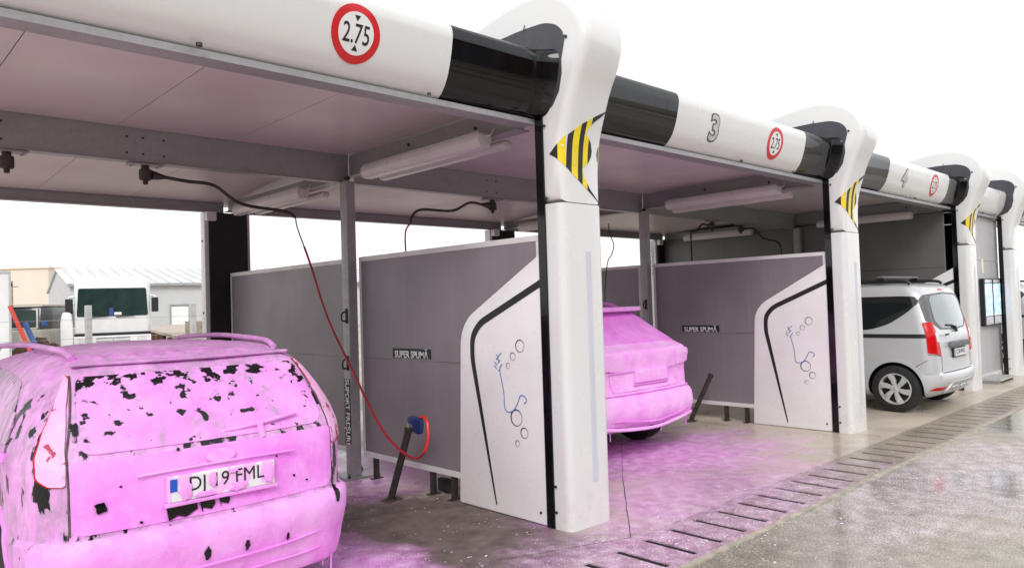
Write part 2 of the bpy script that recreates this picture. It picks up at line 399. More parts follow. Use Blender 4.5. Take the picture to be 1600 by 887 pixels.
AX = {'x': lambda a, b, t: (t, a, b), 'y': lambda a, b, t: (a, t, b), 'z': lambda a, b, t: (a, b, t)}
def prism(bm, poly, axis, t0, t1, bev=0.0, seg=3, mat=0):
    """closed outline (two coordinates) pulled from t0 to t1 along an axis; bev rounds the two rims"""
    f = AX[axis]
    A = [bm.verts.new(f(a, b, t0)) for a, b in poly]; B = [bm.verts.new(f(a, b, t1)) for a, b in poly]
    n = len(A); fa = bm.faces.new(A); fb = bm.faces.new(B[::-1]); fs = [fa, fb]
    for k in range(n): fs.append(bm.faces.new((A[k], B[k], B[(k + 1) % n], A[(k + 1) % n])))
    for q in fs: q.material_index = mat
    bmesh.ops.recalc_face_normals(bm, faces=fs)
    if bev:
        bmesh.ops.bevel(bm, geom=list(fa.edges) + list(fb.edges), offset=bev, segments=seg, affect='EDGES', profile=0.5)
def rounded(poly, rads, n=5):
    """round the corners of a polygon; rads: radius for each corner"""
    o = []; N = len(poly)
    for i, p in enumerate(poly):
        r_ = rads[i] if isinstance(rads, (list, tuple)) else rads
        p = Vector(p).to_2d(); a = (Vector(poly[i - 1]).to_2d() - p); b = (Vector(poly[(i + 1) % N]).to_2d() - p)
        if r_ <= 0: o.append(tuple(p)); continue
        d = min(r_, a.length * 0.48, b.length * 0.48)
        s_ = p + a.normalized() * d; e_ = p + b.normalized() * d
        for k in range(n + 1):
            t = k / n; q = s_ * (1 - t) ** 2 + p * 2 * t * (1 - t) + e_ * t * t; o.append(tuple(q))
    return o
def lathe(bm, prof, centre, axis='x', n=32, mat=0, cap=True):
    """prof: (radius, offset along the axis)"""
    cx, cy, cz = centre; rings = []
    for rr, t in prof:
        ring = []
        for k in range(n):
            a = 2 * PI * k / n; c, s = rr * math.cos(a), rr * math.sin(a)
            ring.append(bm.verts.new({'x': (cx + t, cy + c, cz + s), 'y': (cx + c, cy + t, cz + s), 'z': (cx + c, cy + s, cz + t)}[axis]))
        rings.append(ring)
    for A, B in zip(rings, rings[1:]):
        for k in range(n):
            q = bm.faces.new((A[k], A[(k + 1) % n], B[(k + 1) % n], B[k])); q.material_index = mat
    for R_ in ((rings[0], rings[-1]) if cap else ()):
        q = bm.faces.new(R_); q.material_index = mat
def cdt_fill(poly, step):
    xs = [p[0] for p in poly]; ys = [p[1] for p in poly]
    P = []; N = len(poly)
    for i in range(N):
        a = Vector(poly[i]); b = Vector(poly[(i + 1) % N]); k = max(1, int((b - a).length / step))
        for j in range(k): P.append(a + (b - a) * (j / k))
    nb = len(P); E_ = [(i, (i + 1) % nb) for i in range(nb)]
    def inside(x, y):
        c = False
        for i in range(nb):
            x1, y1 = P[i]; x2, y2 = P[i - 1]
            if (y1 > y) != (y2 > y) and x < (x2 - x1) * (y - y1) / (y2 - y1) + x1: c = not c
        return c
    y = min(ys) + step * 0.5
    while y < max(ys):
        x = min(xs) + step * 0.5
        while x < max(xs):
            if inside(x, y) and min((Vector((x, y)) - q).length for q in P) > step * 0.35: P.append(Vector((x, y)))
            x += step
        y += step
    v, e, fc, *_ = delaunay_2d_cdt([p.to_2d() for p in P], E_, [], 1, 1e-5)
    return v, fc
VIEW = {  # 2D point -> ray origin, direction
    'rear': (lambda a, b: Vector((a, -6, b)), Vector((0, 1, 0))),
    'front': (lambda a, b: Vector((a, 30, b)), Vector((0, -1, 0))),
    'corner': (lambda a, b: Vector((a, -.19, b)) - Vector((.57, .82, 0)) * 4, Vector((.57, .82, 0))),
    'left': (lambda a, b: Vector((-9, a, b)), Vector((1, 0, 0))),
    'top': (lambda a, b: Vector((a, b, 9)), Vector((0, 0, -1))),
    'right': (lambda a, b: Vector((30, a, b)), Vector((-1, 0, 0)))}
def patch(name, bvh, poly, view, mat, parent, off=0.004, step=0.03, skirt=0.02, label=None, smooth=40, lump=0.0):
    """a plate that follows the surface of a body, with its own thickness"""
    v, fc = cdt_fill(poly, step); org, d = VIEW[view]; bm = BM(); V = []; nrm = []
    for q in v:
        h = bvh.ray_cast(org(q[0], q[1]), d)
        if h[0] is None: h = bvh.find_nearest(org(q[0], q[1]) + d * 6)
        nn = h[1] if h[1].dot(d) < 0 else -h[1]
        o_ = off
        if lump: o_ += lump * (noise.noise(h[0] * 9) * 0.6 + noise.noise(h[0] * 23) * 0.4)
        V.append(bm.verts.new(h[0] + nn * o_)); nrm.append(nn)
    for q in fc:
        try: bm.faces.new([V[i] for i in q])
        except ValueError: pass
    for it in range(3):
        le = [e for e in bm.edges if e.calc_length() > max(0.028, step * 1.5)]
        if not le: break
        old = set(bm.verts); bmesh.ops.subdivide_edges(bm, edges=le, cuts=1)
        bmesh.ops.triangulate(bm, faces=[q for q in bm.faces if len(q.verts) > 3])
        for v_ in bm.verts:
            if v_ in old: continue
            h = bvh.find_nearest(v_.co)
            if h[0] is None: continue
            nn = h[1] if h[1].dot(d) < 0.2 else -h[1]
            o_ = off
            if lump: o_ += lump * (noise.noise(h[0] * 9) * 0.6 + noise.noise(h[0] * 23) * 0.4)
            v_.co = h[0] + nn * o_; V.append(v_); nrm.append(nn)
    bmesh.ops.recalc_face_normals(bm, faces=bm.faces)
    bm.normal_update()
    if bm.faces and sum(q.normal.dot(d) * q.calc_area() for q in bm.faces) > 0:
        bmesh.ops.reverse_faces(bm, faces=bm.faces)
    be = [e for e in bm.edges if len(e.link_faces) == 1]
    r_ = bmesh.ops.extrude_edge_only(bm, edges=be)
    idx = {v_: n_ for v_, n_ in zip(V, nrm)}
    for v_ in [g for g in r_['geom'] if isinstance(g, bmesh.types.BMVert)]:
        nn = min(((w_ for w_ in (e.other_vert(v_) for e in v_.link_edges) if w_ in idx)), key=lambda w_: (w_.co - v_.co).length, default=None)
        v_.co += -(idx[nn] if nn else -d) * skirt
    me = bpy.data.meshes.new(name); bm.to_mesh(me); bm.free()
    for k in (mat if isinstance(mat, (list, tuple)) else [mat]): me.materials.append(m_[k])
    for p in me.polygons: p.use_smooth = True
    try: me.set_sharp_from_angle(angle=math.radians(smooth))
    except Exception: pass
    o = bpy.data.objects.new(name, me); C.objects.link(o)
    if parent: o.parent = parent
    if label: o['label'] = label
    return o
def text_bm(s, size, bold=0.0, xs=1.0):
    cu = bpy.data.curves.new('t', 'FONT'); cu.body = s; cu.size = size; cu.align_x = 'CENTER'; cu.align_y = 'CENTER'; cu.offset = bold; cu.resolution_u = 3
    o = bpy.data.objects.new('t', cu); C.objects.link(o); dg = bpy.context.evaluated_depsgraph_get(); dg.update()
    me = o.evaluated_get(dg).to_mesh(); bm = BM(); bm.from_mesh(me); o.evaluated_get(dg).to_mesh_clear()
    bpy.data.objects.remove(o); bpy.data.curves.remove(cu)
    for v in bm.verts: v.co.x *= xs
    xs_ = [v.co.x for v in bm.verts]; ys_ = [v.co.y for v in bm.verts]
    cx, cy = (max(xs_) + min(xs_)) / 2, (max(ys_) + min(ys_)) / 2
    for v in bm.verts: v.co.x -= cx; v.co.y -= cy
    return bm
def text(name, s, size, centre, right, up, mat, parent, bold=0.0, xs=1.0, thick=0.0015):
    bm = text_bm(s, size, bold, xs); r_ = Vector(right).normalized(); u_ = Vector(up).normalized(); n_ = r_.cross(u_)
    ge = bmesh.ops.extrude_face_region(bm, geom=list(bm.faces))
    for v in [g for g in ge['geom'] if isinstance(g, bmesh.types.BMVert)]: v.co.z += thick
    for v in bm.verts: v.co = Vector(centre) + r_ * v.co.x + u_ * v.co.y + n_ * v.co.z
    return obj(name, bm, mat, parent, smooth=0)
def copy_tree(o, parent=None):
    c = o.copy(); C.objects.link(c)
    if parent: c.parent = parent
    for ch in list(o.children): copy_tree(ch, c)
    return c
def pchip(xk, yk, x):
    xk = np.array(xk, float); yk = np.array(yk, float); h = np.diff(xk); dl = np.diff(yk) / h; d = np.zeros(len(xk))
    for i in range(1, len(xk) - 1):
        if dl[i - 1] * dl[i] > 0:
            w1 = 2 * h[i] + h[i - 1]; w2 = h[i] + 2 * h[i - 1]; d[i] = (w1 + w2) / (w1 / dl[i - 1] + w2 / dl[i])
    d[0] = dl[0]; d[-1] = dl[-1]
    i = np.clip(np.searchsorted(xk, x) - 1, 0, len(h) - 1); t = (x - xk[i]) / h[i]
    return (2 * t**3 - 3 * t**2 + 1) * yk[i] + (t**3 - 2 * t**2 + t) * h[i] * d[i] + (-2 * t**3 + 3 * t**2) * yk[i + 1] + (t**3 - t**2) * h[i] * d[i + 1]
def vehicle_body(name, keys, parent, mats, arches, arch_r=0.36, nl=90, lump=0.0, front=(0.45, 0.35)):
    """keys: z, rear y, front y, half width, corner rx, corner ry, bow - rings stacked upwards"""
    K = np.array(keys, float)
    s = np.concatenate([[0], np.cumsum(np.hypot(np.hypot(np.diff(K[:, 0]), np.diff(K[:, 1])), np.hypot(np.diff(K[:, 3]), 0.35 * np.diff(K[:, 2]))))])
    S = np.linspace(0, s[-1], nl); S = np.unique(np.concatenate([S, s]))
    cols = [pchip(s, K[:, j], S) for j in range(7)]
    bm = BM(); rings = []
    for z, yr, yf, hw, rx, ry, bow in zip(*cols):
        rx = min(rx, hw * 0.95); pts = []
        fx, fy = min(front[0], hw * 0.9), front[1]
        for t in np.linspace(-1, 1, 27): pts.append(((hw - rx) * t, yr + bow * (((hw - rx) * t) / max(hw, 0.05)) ** 2))
        y0 = pts[-1][1]
        for k in range(1, 10):
            a = PI / 2 * k / 10; pts.append((hw - rx + rx * math.sin(a), y0 + ry * (1 - math.cos(a))))
        for t in np.linspace(0, 1, 70): pts.append((hw, (y0 + ry) * (1 - t) + (yf - fy) * t))
        for k in range(1, 8):
            a = PI / 2 * k / 8; pts.append((hw - fx + fx * math.cos(a), yf - fy + fy * math.sin(a)))
        for t in np.linspace(1, -1, 15): pts.append(((hw - fx) * t, yf))
        L_ = pts[27:27 + 9 + 70 + 7]
        for p in L_[::-1]: pts.append((-p[0], p[1]))
        rings.append([bm.verts.new((x, y, z)) for x, y in pts])
    n = len(rings[0])
    for A, B in zip(rings, rings[1:]):
        for k in range(n): bm.faces.new((A[k], A[(k + 1) % n], B[(k + 1) % n], B[k]))
    bm.faces.new(rings[0]); bm.faces.new(rings[-1])
    bmesh.ops.recalc_face_normals(bm, faces=bm.faces)
    if lump:
        bm.normal_update()
        for v in bm.verts: v.co += v.normal * lump * (noise.noise(v.co * 8) + 0.5 * noise.noise(v.co * 21))
    o = obj(name, bm, mats, parent, smooth=50)
    for side in (-1, 1):
        for ay in arches:
            cb = BM(); x0, x1 = (0.55, 1.2) if side > 0 else (-1.2, -0.55)
            lathe(cb, [(arch_r, x0), (arch_r, x1)], (0, ay[0], ay[1]), 'x', 40)
            co = obj('cut', cb, mats[0], None, 0)
            md = o.modifiers.new('b', 'BOOLEAN'); md.operation = 'DIFFERENCE'; md.object = co; md.solver = 'EXACT'
            if parent: co.parent = parent
            dg = bpy.context.evaluated_depsgraph_get(); dg.update()
            me = bpy.data.meshes.new_from_object(o.evaluated_get(dg)); o.modifiers.remove(md); o.data = me
            bpy.data.objects.remove(co)
    if len(mats) > 1:
        for p in o.data.polygons:
            c = p.center
            for ay in arches:
                rr = math.hypot(c.y - ay[0], c.z - ay[1])
                if rr < arch_r * 1.003 and abs(c.x) > 0.5: p.material_index = 1
    try: o.data.set_sharp_from_angle(angle=math.radians(38))
    except Exception: pass
    b2 = BM(); b2.from_mesh(o.data); bvh = BVHTree.FromBMesh(b2); b2.free()
    return o, bvh
def wheel(parent, x, y, r_, side, w=0.2, rim='hubcap', tyre='black_rubber', spokes=5, name='wheel'):
    t = bpy.data.objects.new(name, None); C.objects.link(t); t.parent = parent; t.location = (x, y, r_)
    s = side
    bm = BM(); h = w / 2
    prof = [(r_ * 0.66, -h), (r_ * 0.90, -h), (r_ * 0.97, -h * 0.9), (r_, -h * 0.65), (r_, h * 0.65), (r_ * 0.97, h * 0.9), (r_ * 0.90, h), (r_ * 0.66, h)]
    lathe(bm, prof, (0, 0, 0), 'x', 48, cap=False)
    obj('tyre', bm, tyre, t, 30)
    bm = BM(); o_ = s * (h - 0.012); R0_ = r_ * 0.665
    lathe(bm, [(R0_, s * (h + 0.002)), (R0_ * 0.93, s * (h + 0.004)), (R0_ * 0.90, s * (h - 0.03)), (R0_ * 0.88, s * (h - 0.05))], (0, 0, 0), 'x', 48, cap=False)
    lathe(bm, [(R0_ * 0.24, s * (h - 0.06)), (R0_ * 0.24, o_), (R0_ * 0.16, o_ + s * 0.008), (0.004, o_ + s * 0.008)], (0, 0, 0), 'x', 24)
    for k in range(spokes):
        a = 2 * PI * k / spokes + 0.3
        pr = [(-0.10, 0.15), (-0.15, 0.55), (-0.30, 0.92), (0.12, 0.95), (0.16, 0.55), (0.12, 0.15)]
        pl = [((math.cos(a) * v_ - math.sin(a) * u_) * R0_, (math.sin(a) * v_ + math.cos(a) * u_) * R0_) for u_, v_ in pr]
        prism(bm, pl, 'x', s * (h - 0.045), s * (h - 0.004), bev=0.006, seg=2)
    obj('rim', bm, rim, t, 35)
    bm = BM(); lathe(bm, [(R0_ * 0.95, s * (h - 0.07)), (0.01, s * (h - 0.07))], (0, 0, 0), 'x', 32); obj('brake_disc', bm, 'black_matte', t, 0)
    return t
def link_struct(name, bm, mat): return tag(obj(name, bm, mat, None, 0), kind='structure')
D = [0.0, 4.753, 9.452, 12.14]
YM, YR = 2.62, 5.54

# ------------------------------------------------------------------ the setting
bm = BM(); box(bm, -400, 400, -300, 600, -0.5, -0.06); link_struct('ground', bm, 'dirt')
bm = BM(); box(bm, -14, 34, -34, -1.105, -0.055, 0.0); link_struct('yard_pavement', bm, 'yard_concrete')
bm = BM(); box(bm, -14, 34, -0.575, 6.4, -0.055, 0.0); link_struct('bay_floor', bm, 'bay_concrete')
bm = BM(); box(bm, -14, 34, -1.104, -0.576, -0.057, -0.0085); link_struct('drain_slot_shade', bm, 'slot_shade_black')  # black filler right under the covers, painted shade for the depth of the slots
bm = BM()
def strip(bm, a, b, w, z=0.0015):
    a = Vector((*a, 0)); b = Vector((*b, 0)); N = max(2, int((b - a).length / 0.12)); sd_ = (b - a).normalized().cross(Vector((0, 0, 1))) * w / 2
    pr = None
    for i in range(N + 1):
        p = a + (b - a) * i / N; p += sd_.normalized() * noise.noise(p * 5) * 0.008
        k = 0.6 + 0.6 * abs(noise.noise(p * 11))
        c = (bm.verts.new(p + sd_ * k + Vector((0, 0, z))), bm.verts.new(p - sd_ * k + Vector((0, 0, z))))
        if pr: bm.faces.new((pr[0], c[0], c[1], pr[1]))
        pr = c
strip(bm, (1.49, 0.54), (0.19, -0.55), 0.010); strip(bm, (0.19, -0.55), (-0.9, -0.12), 0.006); strip(bm, (-0.62, 2.19), (0.01, 0.83), 0.007)
strip(bm, (1.49, 0.54), (3.2, 1.9), 0.006); strip(bm, (-1.0, 1.5), (0.3, 0.75), 0.006); strip(bm, (4.9, 0.2), (4.75, -0.55), 0.007); strip(bm, (6.2, -0.1), (9.4, -0.2), 0.005)
link_struct('floor_joint', bm, 'joint_dark')

bm = BM(); box(bm, -14, 34, -1.155, -1.107, .0, .006); link_struct('kerb_strip', bm, 'kerb_light')
# concrete covers of the drain: slot in the middle and at each joint, every 0.3 m
def cover_mesh():
    bm = BM()
    y0, y1, z0, z1 = -1.10, -0.58, -0.0075, 0.002
    a0, a1 = -1.05, -0.65
    outline = [(-0.2965, y0), (-0.006, y0), (-0.006, y0)]
    for x0, x1 in ((-0.270, -0.030), (0.030, 0.270)): box(bm, x0, x1, a0 + 0.0, a1, z0, z1)
    box(bm, -0.2975, 0.2975, y0, a0, z0, z1); box(bm, -0.2975, 0.2975, a1, y1, z0, z1)
    return bm
cov = obj('drain_cover', cover_mesh(), 'drain_concrete', None, 0)
tag(cov, 'slotted concrete cover in the long drain row in front of the wash bays', 'drain cover', 'slotted drain covers along the bays')
cov.location.x = -0.09 - 0.6 * 7
for k in range(1, 36):
    c = cov.copy(); C.objects.link(c); c.location.x = -0.09 - 0.6 * 7 + 0.6 * k; c.location.z = 0.002 * noise.noise(Vector((k * 1.7, 0, 0)))

# ------------------------------------------------------------------ white columns
SIDE = [(-.19, 2.306), (-.195, 2.55), (-.215, 2.74), (-.265, 2.91), (-.335, 3.10), (-.41, 3.25), (-.455, 3.38), (-.45, 3.51), (-.385, 3.65), (-.24, 3.775), (-.03, 3.85),
        (.25, 3.86), (.7, 3.79), (1.35, 3.64), (1.35, 3.30), (.03, 3.30), (.03, 2.306)]
def side_curve():
    p = [(a, b, 0) for a, b in SIDE[1:14]]
    q = [(v.x, v.y) for v in smooth_path(p, 4)]
    return [SIDE[0]] + q + SIDE[14:]
FISH = [(-.068, 2.651), (-.026, 2.702), (.067, 2.783), (.175, 2.86), (.299, 2.927), (.369, 2.96), (.445, 2.996), (.368, 2.938), (.297, 2.886), (.254, 2.84), (.235, 2.797),
        (.270, 2.785), (.305, 2.745), (.324, 2.69), (.318, 2.65), (.289, 2.602), (.226, 2.556), (.249, 2.491), (.313, 2.408), (.426, 2.308), (.272, 2.413), (.105, 2.517), (.019, 2.582)]
def clip_band(poly, a, b):
    def clip(P, x, keep):
        o = []
        for i, p in enumerate(P):
            q = P[i - 1]; pi, qi = keep(p[0]), keep(q[0])
            if pi != qi: t = (x - q[0]) / (p[0] - q[0]); o.append((x, q[1] + t * (p[1] - q[1])))
            if pi: o.append(p)
        return o
    P = clip(poly, a, lambda v: v >= a); return clip(P, b, lambda v: v <= b) if P else P
def split_x(poly, a, b):
    """bands cut out of the emblem; where the outline is concave the upper and lower fins are separate pieces"""
    if a < 0.23: 
        P = clip_band(poly, a, b); return [P] if len(P) > 2 else []
    up = FISH[3:11]; body = FISH[10:17]; lo = FISH[16:22]
    o = []
    for g in (up, body, lo):
        P = clip_band(g, a, b)
        if len(P) > 2: o.append(P)
    return o
def ring_bm(bm, cy, cz, r_, w, x, n=28):
    A = []; B = []
    for k in range(n):
        a = 2 * PI * k / n; ww = w * (0.8 + 0.4 * math.sin(a + 1))
        A.append(bm.verts.new((x, cy + r_ * math.cos(a), cz + r_ * math.sin(a)))); B.append(bm.verts.new((x, cy + (r_ - ww) * math.cos(a), cz + (r_ - ww) * math.sin(a))))
    for k in range(n): bm.faces.new((A[k], A[(k + 1) % n], B[(k + 1) % n], B[k]))
def ribbon(bm, pts, w, x):
    pr = None; P = [Vector((0, *p)) for p in pts]
    for i, p in enumerate(P):
        t = (P[min(i + 1, len(P) - 1)] - P[max(0, i - 1)]).normalized(); s_ = Vector((0, -t.z, t.y)) * w / 2
        c = (bm.verts.new((x, p.y + s_.y, p.z + s_.z)), bm.verts.new((x, p.y - s_.y, p.z - s_.z)))
        if pr: bm.faces.new((pr[0], c[0], c[1], pr[1]))
        pr = c
def make_column(label, emblem=True, lance=True):
    t = thing('wash_bay_column', label, 'column', group='white columns between the wash bays')
    bm = BM(); prism(bm, rounded([(0, .03), (0, -.19), (.45, -.19), (.45, .03)], [0, .07, .07, 0], 6), 'z', 0.0, 2.300)
    base = obj('column_shell', bm, 'white_gloss', t, 30)
    bm = BM(); prism(bm, rounded([(.004, .028), (.004, -.186), (.446, -.186), (.446, .028)], [0, .07, .07, 0], 6), 'z', 2.3005, 2.3055)
    obj('seam', bm, 'joint_dark', t, 30)
    bm = BM(); prism(bm, side_curve(), 'x', 0.0, 0.45, bev=0.075, seg=5)
    head = obj('column_head', bm, 'white_gloss', t, 40)
    b2 = BM(); b2.from_mesh(head.data); bvh = BVHTree.FromBMesh(b2); b2.free()
    bm = BM(); box(bm, -.014, .004, -.036, .035, 0.003, 2.926); box(bm, .446, .464, -.036, .035, 0.003, 2.926); obj('gasket_strip', bm, 'black_gloss', t, 0)
    bm = BM(); box(bm, .238, .295, -.194, -.188, .31, 1.96, bev=0.002); obj('light_strip', bm, 'lilac_strip', t, 0)
    # dark side cheeks of the head above the beam
    ch = [(-.05, 2.95),  (-.14, 2.99), (-.205, 3.08), (-.235, 3.2), (-.235, 3.30), (-.27, 3.42), (-.255, 3.49), (-.20, 3.55), (-.09, 3.595), (.15, 3.61), (.6, 3.60), (1.15, 3.5), (1.15, 3.32), (.03, 3.32), (.02, 2.95)]
    for x0, x1 in ((-.006, .004), (.446, .456)):
        bm = BM(); prism(bm, rounded(ch, [0, 0, 0, 0, 0, .06, .03, .05, .08, .3, .3, .05, 0, 0, 0]), 'x', x0, x1); obj('side_cheek', bm, 'dark_grey_inset', t, 0)
    # white side panel at the partition end
    bm = BM(); prism(bm, rounded([(.037, 1.955), (.875, 1.50), (.965, 1.36), (1.03, 0.004), (.037, 0.004)], [0, .12, .12, .02, 0]), 'x', -.004, .35, bev=0.012, seg=3)
    sp = obj('side_panel', bm, 'panel_white', t, 30)
    bm = BM()
    outer = rounded([(.038, 1.768), (.735, 1.475), (.838, 1.36), (.842, 1.17), (.585, .06)], [0, .08, .08, 0.05, 0])
    inner = rounded([(.572, .07), (.790, 1.17), (.787, 1.33), (.70, 1.43), (.038, 1.712)], [0, .05, .07, .07, 0])
    v, fc = cdt_fill(outer + inner, 0.2); V = [bm.verts.new((-.0062, q[0], q[1])) for q in v]
    for q in fc: bm.faces.new([V[i] for i in q])
    obj('panel_stripe', bm, 'sign_black', sp, 0)
    bm = BM()
    for cy, cz, rr, w in ((.27, 1.285, .048, .008), (.35, 1.205, .031, .006), (.405, 1.135, .022, .005), (.33, .75, .064, .011), (.25, .645, .041, .008), (.325, .56, .024, .005)):
        ring_bm(bm, cy, cz, rr, w, -.0062)
    obj('bubble_print', bm, 'decal_grey', sp, 0)
    bm = BM(); zig = -.0064
    ribbon(bm, [(p.x, p.y) for p in smooth_path([(.50, 1.10, 0), (.46, .93, 0), (.455, .82, 0), (.42, .785, 0), (.36, .80, 0), (.31, .86, 0), (.28, .915, 0), (.24, .915, 0), (.215, .885, 0), (.24, .86, 0)], 5)], .009, zig)
    for k in range(9):
        a = (.515 + .02 * math.sin(k * 2.3), 1.09 + k * .014); ribbon(bm, [a, (a[0] + (.03 if k % 2 else -.03), a[1] + .028)], .008, zig)
    obj('lance_print', bm, 'decal_blue', sp, 0)
    if emblem:
        edges_ = [-.07, -.01, .058, .112, .178, .228, .279, .34]
        yel = thing('fish_emblem', None, None); yel.parent = t
        for i, (a, b) in enumerate(zip(edges_, edges_[1:])):
            for P in split_x(FISH, a, b):
                patch('dark_stripe' if i % 2 == 0 else 'yellow_stripe', bvh, P, 'corner' if b < .06 else 'rear', 'decal_grey' if 0 else ('sign_black' if i % 2 == 0 else 'decal_yellow'), yel, 0.003, 0.02, 0.002)
        P = clip_band(FISH[3:9], .34, .5)
        for g in (FISH[3:9], FISH[16:22]):
            P = clip_band(g, .335, .5)
            if len(P) > 2: patch('dark_stripe', bvh, P, 'rear', 'sign_black', yel, 0.003, 0.02, 0.002)
        patch('eye_dot', bvh, [(.03 + .009 * math.cos(a * PI / 5), 2.70 + .009 * math.sin(a * PI / 5)) for a in range(10)], 'corner', 'sign_white', yel, 0.005, 0.01, 0.002)
        ybs = [(.378, 2.672), (.392, 2.72), (.43, 2.765), (.449, 2.775), (.449, 2.565), (.415, 2.60), (.39, 2.635)]
        patch('yellow_stripe', bvh, clip_band(ybs, .37, .40), 'rear', 'decal_grey', yel, 0.003, 0.02, 0.002)
        patch('yellow_stripe', bvh, clip_band(ybs, .40, .449), 'rear', 'decal_yellow', yel, 0.003, 0.02, 0.002)
    bm = BM()
    for y, z in ((-.055, 2.86), (-.055, 2.34), (-.055, .30), (-.055, .12), (.10, .09)):
        lathe(bm, [(.010, -.012), (.010, -.004), (.006, .0)], (0, y, z), 'x', 10)
    lathe(bm, [(.012, -.014), (.012, 0)], (0, -.285, 3.44), 'x', 10); tube(bm, [(-.01, .12, 3.60), (-.01, .11, 3.635)], .004, 6)
    obj('screw', bm, 'dark_steel', t, 0)
    return t
col_labels = ['nearest white column, its bubble-printed side panel reaching the closest partition',
              'second white column, standing between the pink foamed car and the silver van',
              'third white column, right behind the tail of the silver van',
              'farthest white column on the right, without a fish emblem, beyond the lit screens']
cols = []
c0 = make_column(col_labels[0]); cols.append(c0)
for i in (1, 2, 3):
    c = copy_tree(c0); c['label'] = col_labels[i]; c.location.x = D[i]; cols.append(c)
for ch in list(cols[3].children):
    if ch.name.startswith(('fish_emblem', 'side_panel')):
        for g in list(ch.children): bpy.data.objects.remove(g)
        bpy.data.objects.remove(ch)

# ------------------------------------------------------------------ fascia beams
PROF = [(.12, 2.926), (.06, 2.929), (.02, 2.944), (-.012, 2.975), (-.055, 3.035), (-.095, 3.14), (-.118, 3.24), (-.126, 3.29), (-.120, 3.335), (-.095, 3.37), (-.03, 3.395),
        (.12, 3.405), (.5, 3.405), (.5, 3.37), (.12, 3.37)]
PS = [(v.x, v.y) for v in smooth_path([(a, b, 0) for a, b in PROF[:12]], 3)] + PROF[12:]
def beam_loft(name, xs, fl, mat, parent):
    bm = BM(); rings = []
    for x, k in zip(xs, fl):
        rings.append([bm.verts.new((x, y - 0.10 * k * min(1, (.11 - y) / .06) if y < .11 else y, z)) for y, z in PS])
    n = len(PS)
    for A, B in zip(rings, rings[1:]):
        for i in range(n): bm.faces.new((A[i], A[(i + 1) % n], B[(i + 1) % n], B[i]))
    bm.faces.new(rings[0]); bm.faces.new(rings[-1])
    return obj(name, bm, mat, parent, 30)
def fascia(label, x0, x1, caps=True, cl=1.15, cr=0.88):
    t = thing('fascia_beam', label, 'fascia beam', group='rounded fascia beams over the bays')
    w0, w1 = (x0 + cl, x1 - cr) if caps else (x0, x1)
    sh = beam_loft('white_shell', [w0 + .003, w1 - .003], [0, 0], 'white_gloss', t)
    if caps:
        for a, b in ((x0, w0), (x1, w1)):
            xs = np.concatenate([np.linspace(a, a + (b - a) * .16, 9), [b]]); beam_loft('black_cap', xs, [(1 - i / 8) ** 1.6 for i in range(9)] + [0], 'black_gloss', t)
    bm = BM(); box(bm, x0 + .002, x1 - .016, .03, .17, 2.884, 2.922); obj('bottom_flange', bm, 'galvanised_steel', t, 0)
    bm = BM(); box(bm, x0, x1, .12, .16, 2.9225, 3.43); obj('back_board', bm, 'frame_white', t, 0)
    bm = BM(); lathe(bm, [(.016, -.012), (.016, .004)], ((w0 + w1) / 2, -.02, 2.93), 'z', 10); lathe(bm, [(.012, -.010), (.012, .004)], (w1 - .12, -.02, 2.93), 'z', 10); obj('drain_plug', bm, 'dark_steel', t, 0)
    b2 = BM(); b2.from_mesh(sh.data); bvh = BVHTree.FromBMesh(b2); b2.free()
    return t, bvh
fb = [fascia('nearest white fascia beam with a single black end, running out of the top left corner', -5.10, 0.0, True, 1.15, .88),
      fascia('fascia beam between the first and second columns, marked with the number 3', 0.45, D[1], True, 1.15, .74),
      fascia('fascia beam between the second and third columns, marked with the number 4', D[1] + .45, D[2], True, 1.24, .58),
      fascia('short all-white fascia beam over the two lit screens', D[2] + .45, D[3], False),
      fascia('fascia beam starting beyond the farthest column at the right edge', D[3] + .45, D[3] + 4.7)]
def project(bm, bvh, off):
    d = Vector((0, 1, 0))
    for ax, lo, hi, st in (((0, 0, 1), 2.9, 3.5, 0.025),):
        z = lo
        while z < hi:
            bmesh.ops.bisect_plane(bm, geom=list(bm.verts) + list(bm.edges) + list(bm.faces), plane_co=(0, 0, z), plane_no=ax); z += st
    for v in bm.verts:
        h = bvh.ray_cast(Vector((v.co.x, -3, v.co.z)), d)
        if h[0] is not None: v.co.y = h[0].y - off
def beam_text(name, s, size, x, z, bvh, mat, parent, off, bold=0, xs=1.0):
    bm = text_bm(s, size, bold, xs)
    for v in bm.verts: v.co = Vector((x + v.co.x, 0, z + v.co.y))
    project(bm, bvh, off); return obj(name, bm, mat, parent, 0)
def circ(x, z, r_, n=40): return [(x + r_ * math.cos(2 * PI * k / n), z + r_ * math.sin(2 * PI * k / n)) for k in range(n)]
def height_sign(x, bvh, label):
    z = 3.155; t = thing('height_limit_sign', label, 'sign', group='round 2.75 height limit signs')
    patch('red_ring', bvh, circ(x, z, .157), 'rear', 'sign_red', t, 0.003, 0.03, 0.003)
    patch('white_disc', bvh, circ(x, z, .114), 'rear', 'sign_white', t, 0.0045, 0.03, 0.002)
    beam_text('height_number', '2.75', .150, x, z - .003, bvh, 'sign_black', t, 0.006, 0.001, 0.70)
    for s in (1, -1):
        bm = BM(); V = [bm.verts.new((x - .020, 0, z + s * .094)), bm.verts.new((x + .020, 0, z + s * .094)), bm.verts.new((x, 0, z + s * .062))]; bm.faces.new(V)
        project(bm, bvh, 0.006); obj('arrow', bm, 'sign_black', t, 0)
    base(t, (x, -.15, z))
def base(t, loc):
    t.location = loc
    for c in t.children: c.location = Vector(c.location) - Vector(loc)
height_sign(-1.567, fb[0][1], 'large round red-rimmed 2.75 sign on the nearest fascia beam')
height_sign(3.36, fb[1][1], 'round red-rimmed 2.75 sign on the beam numbered 3')
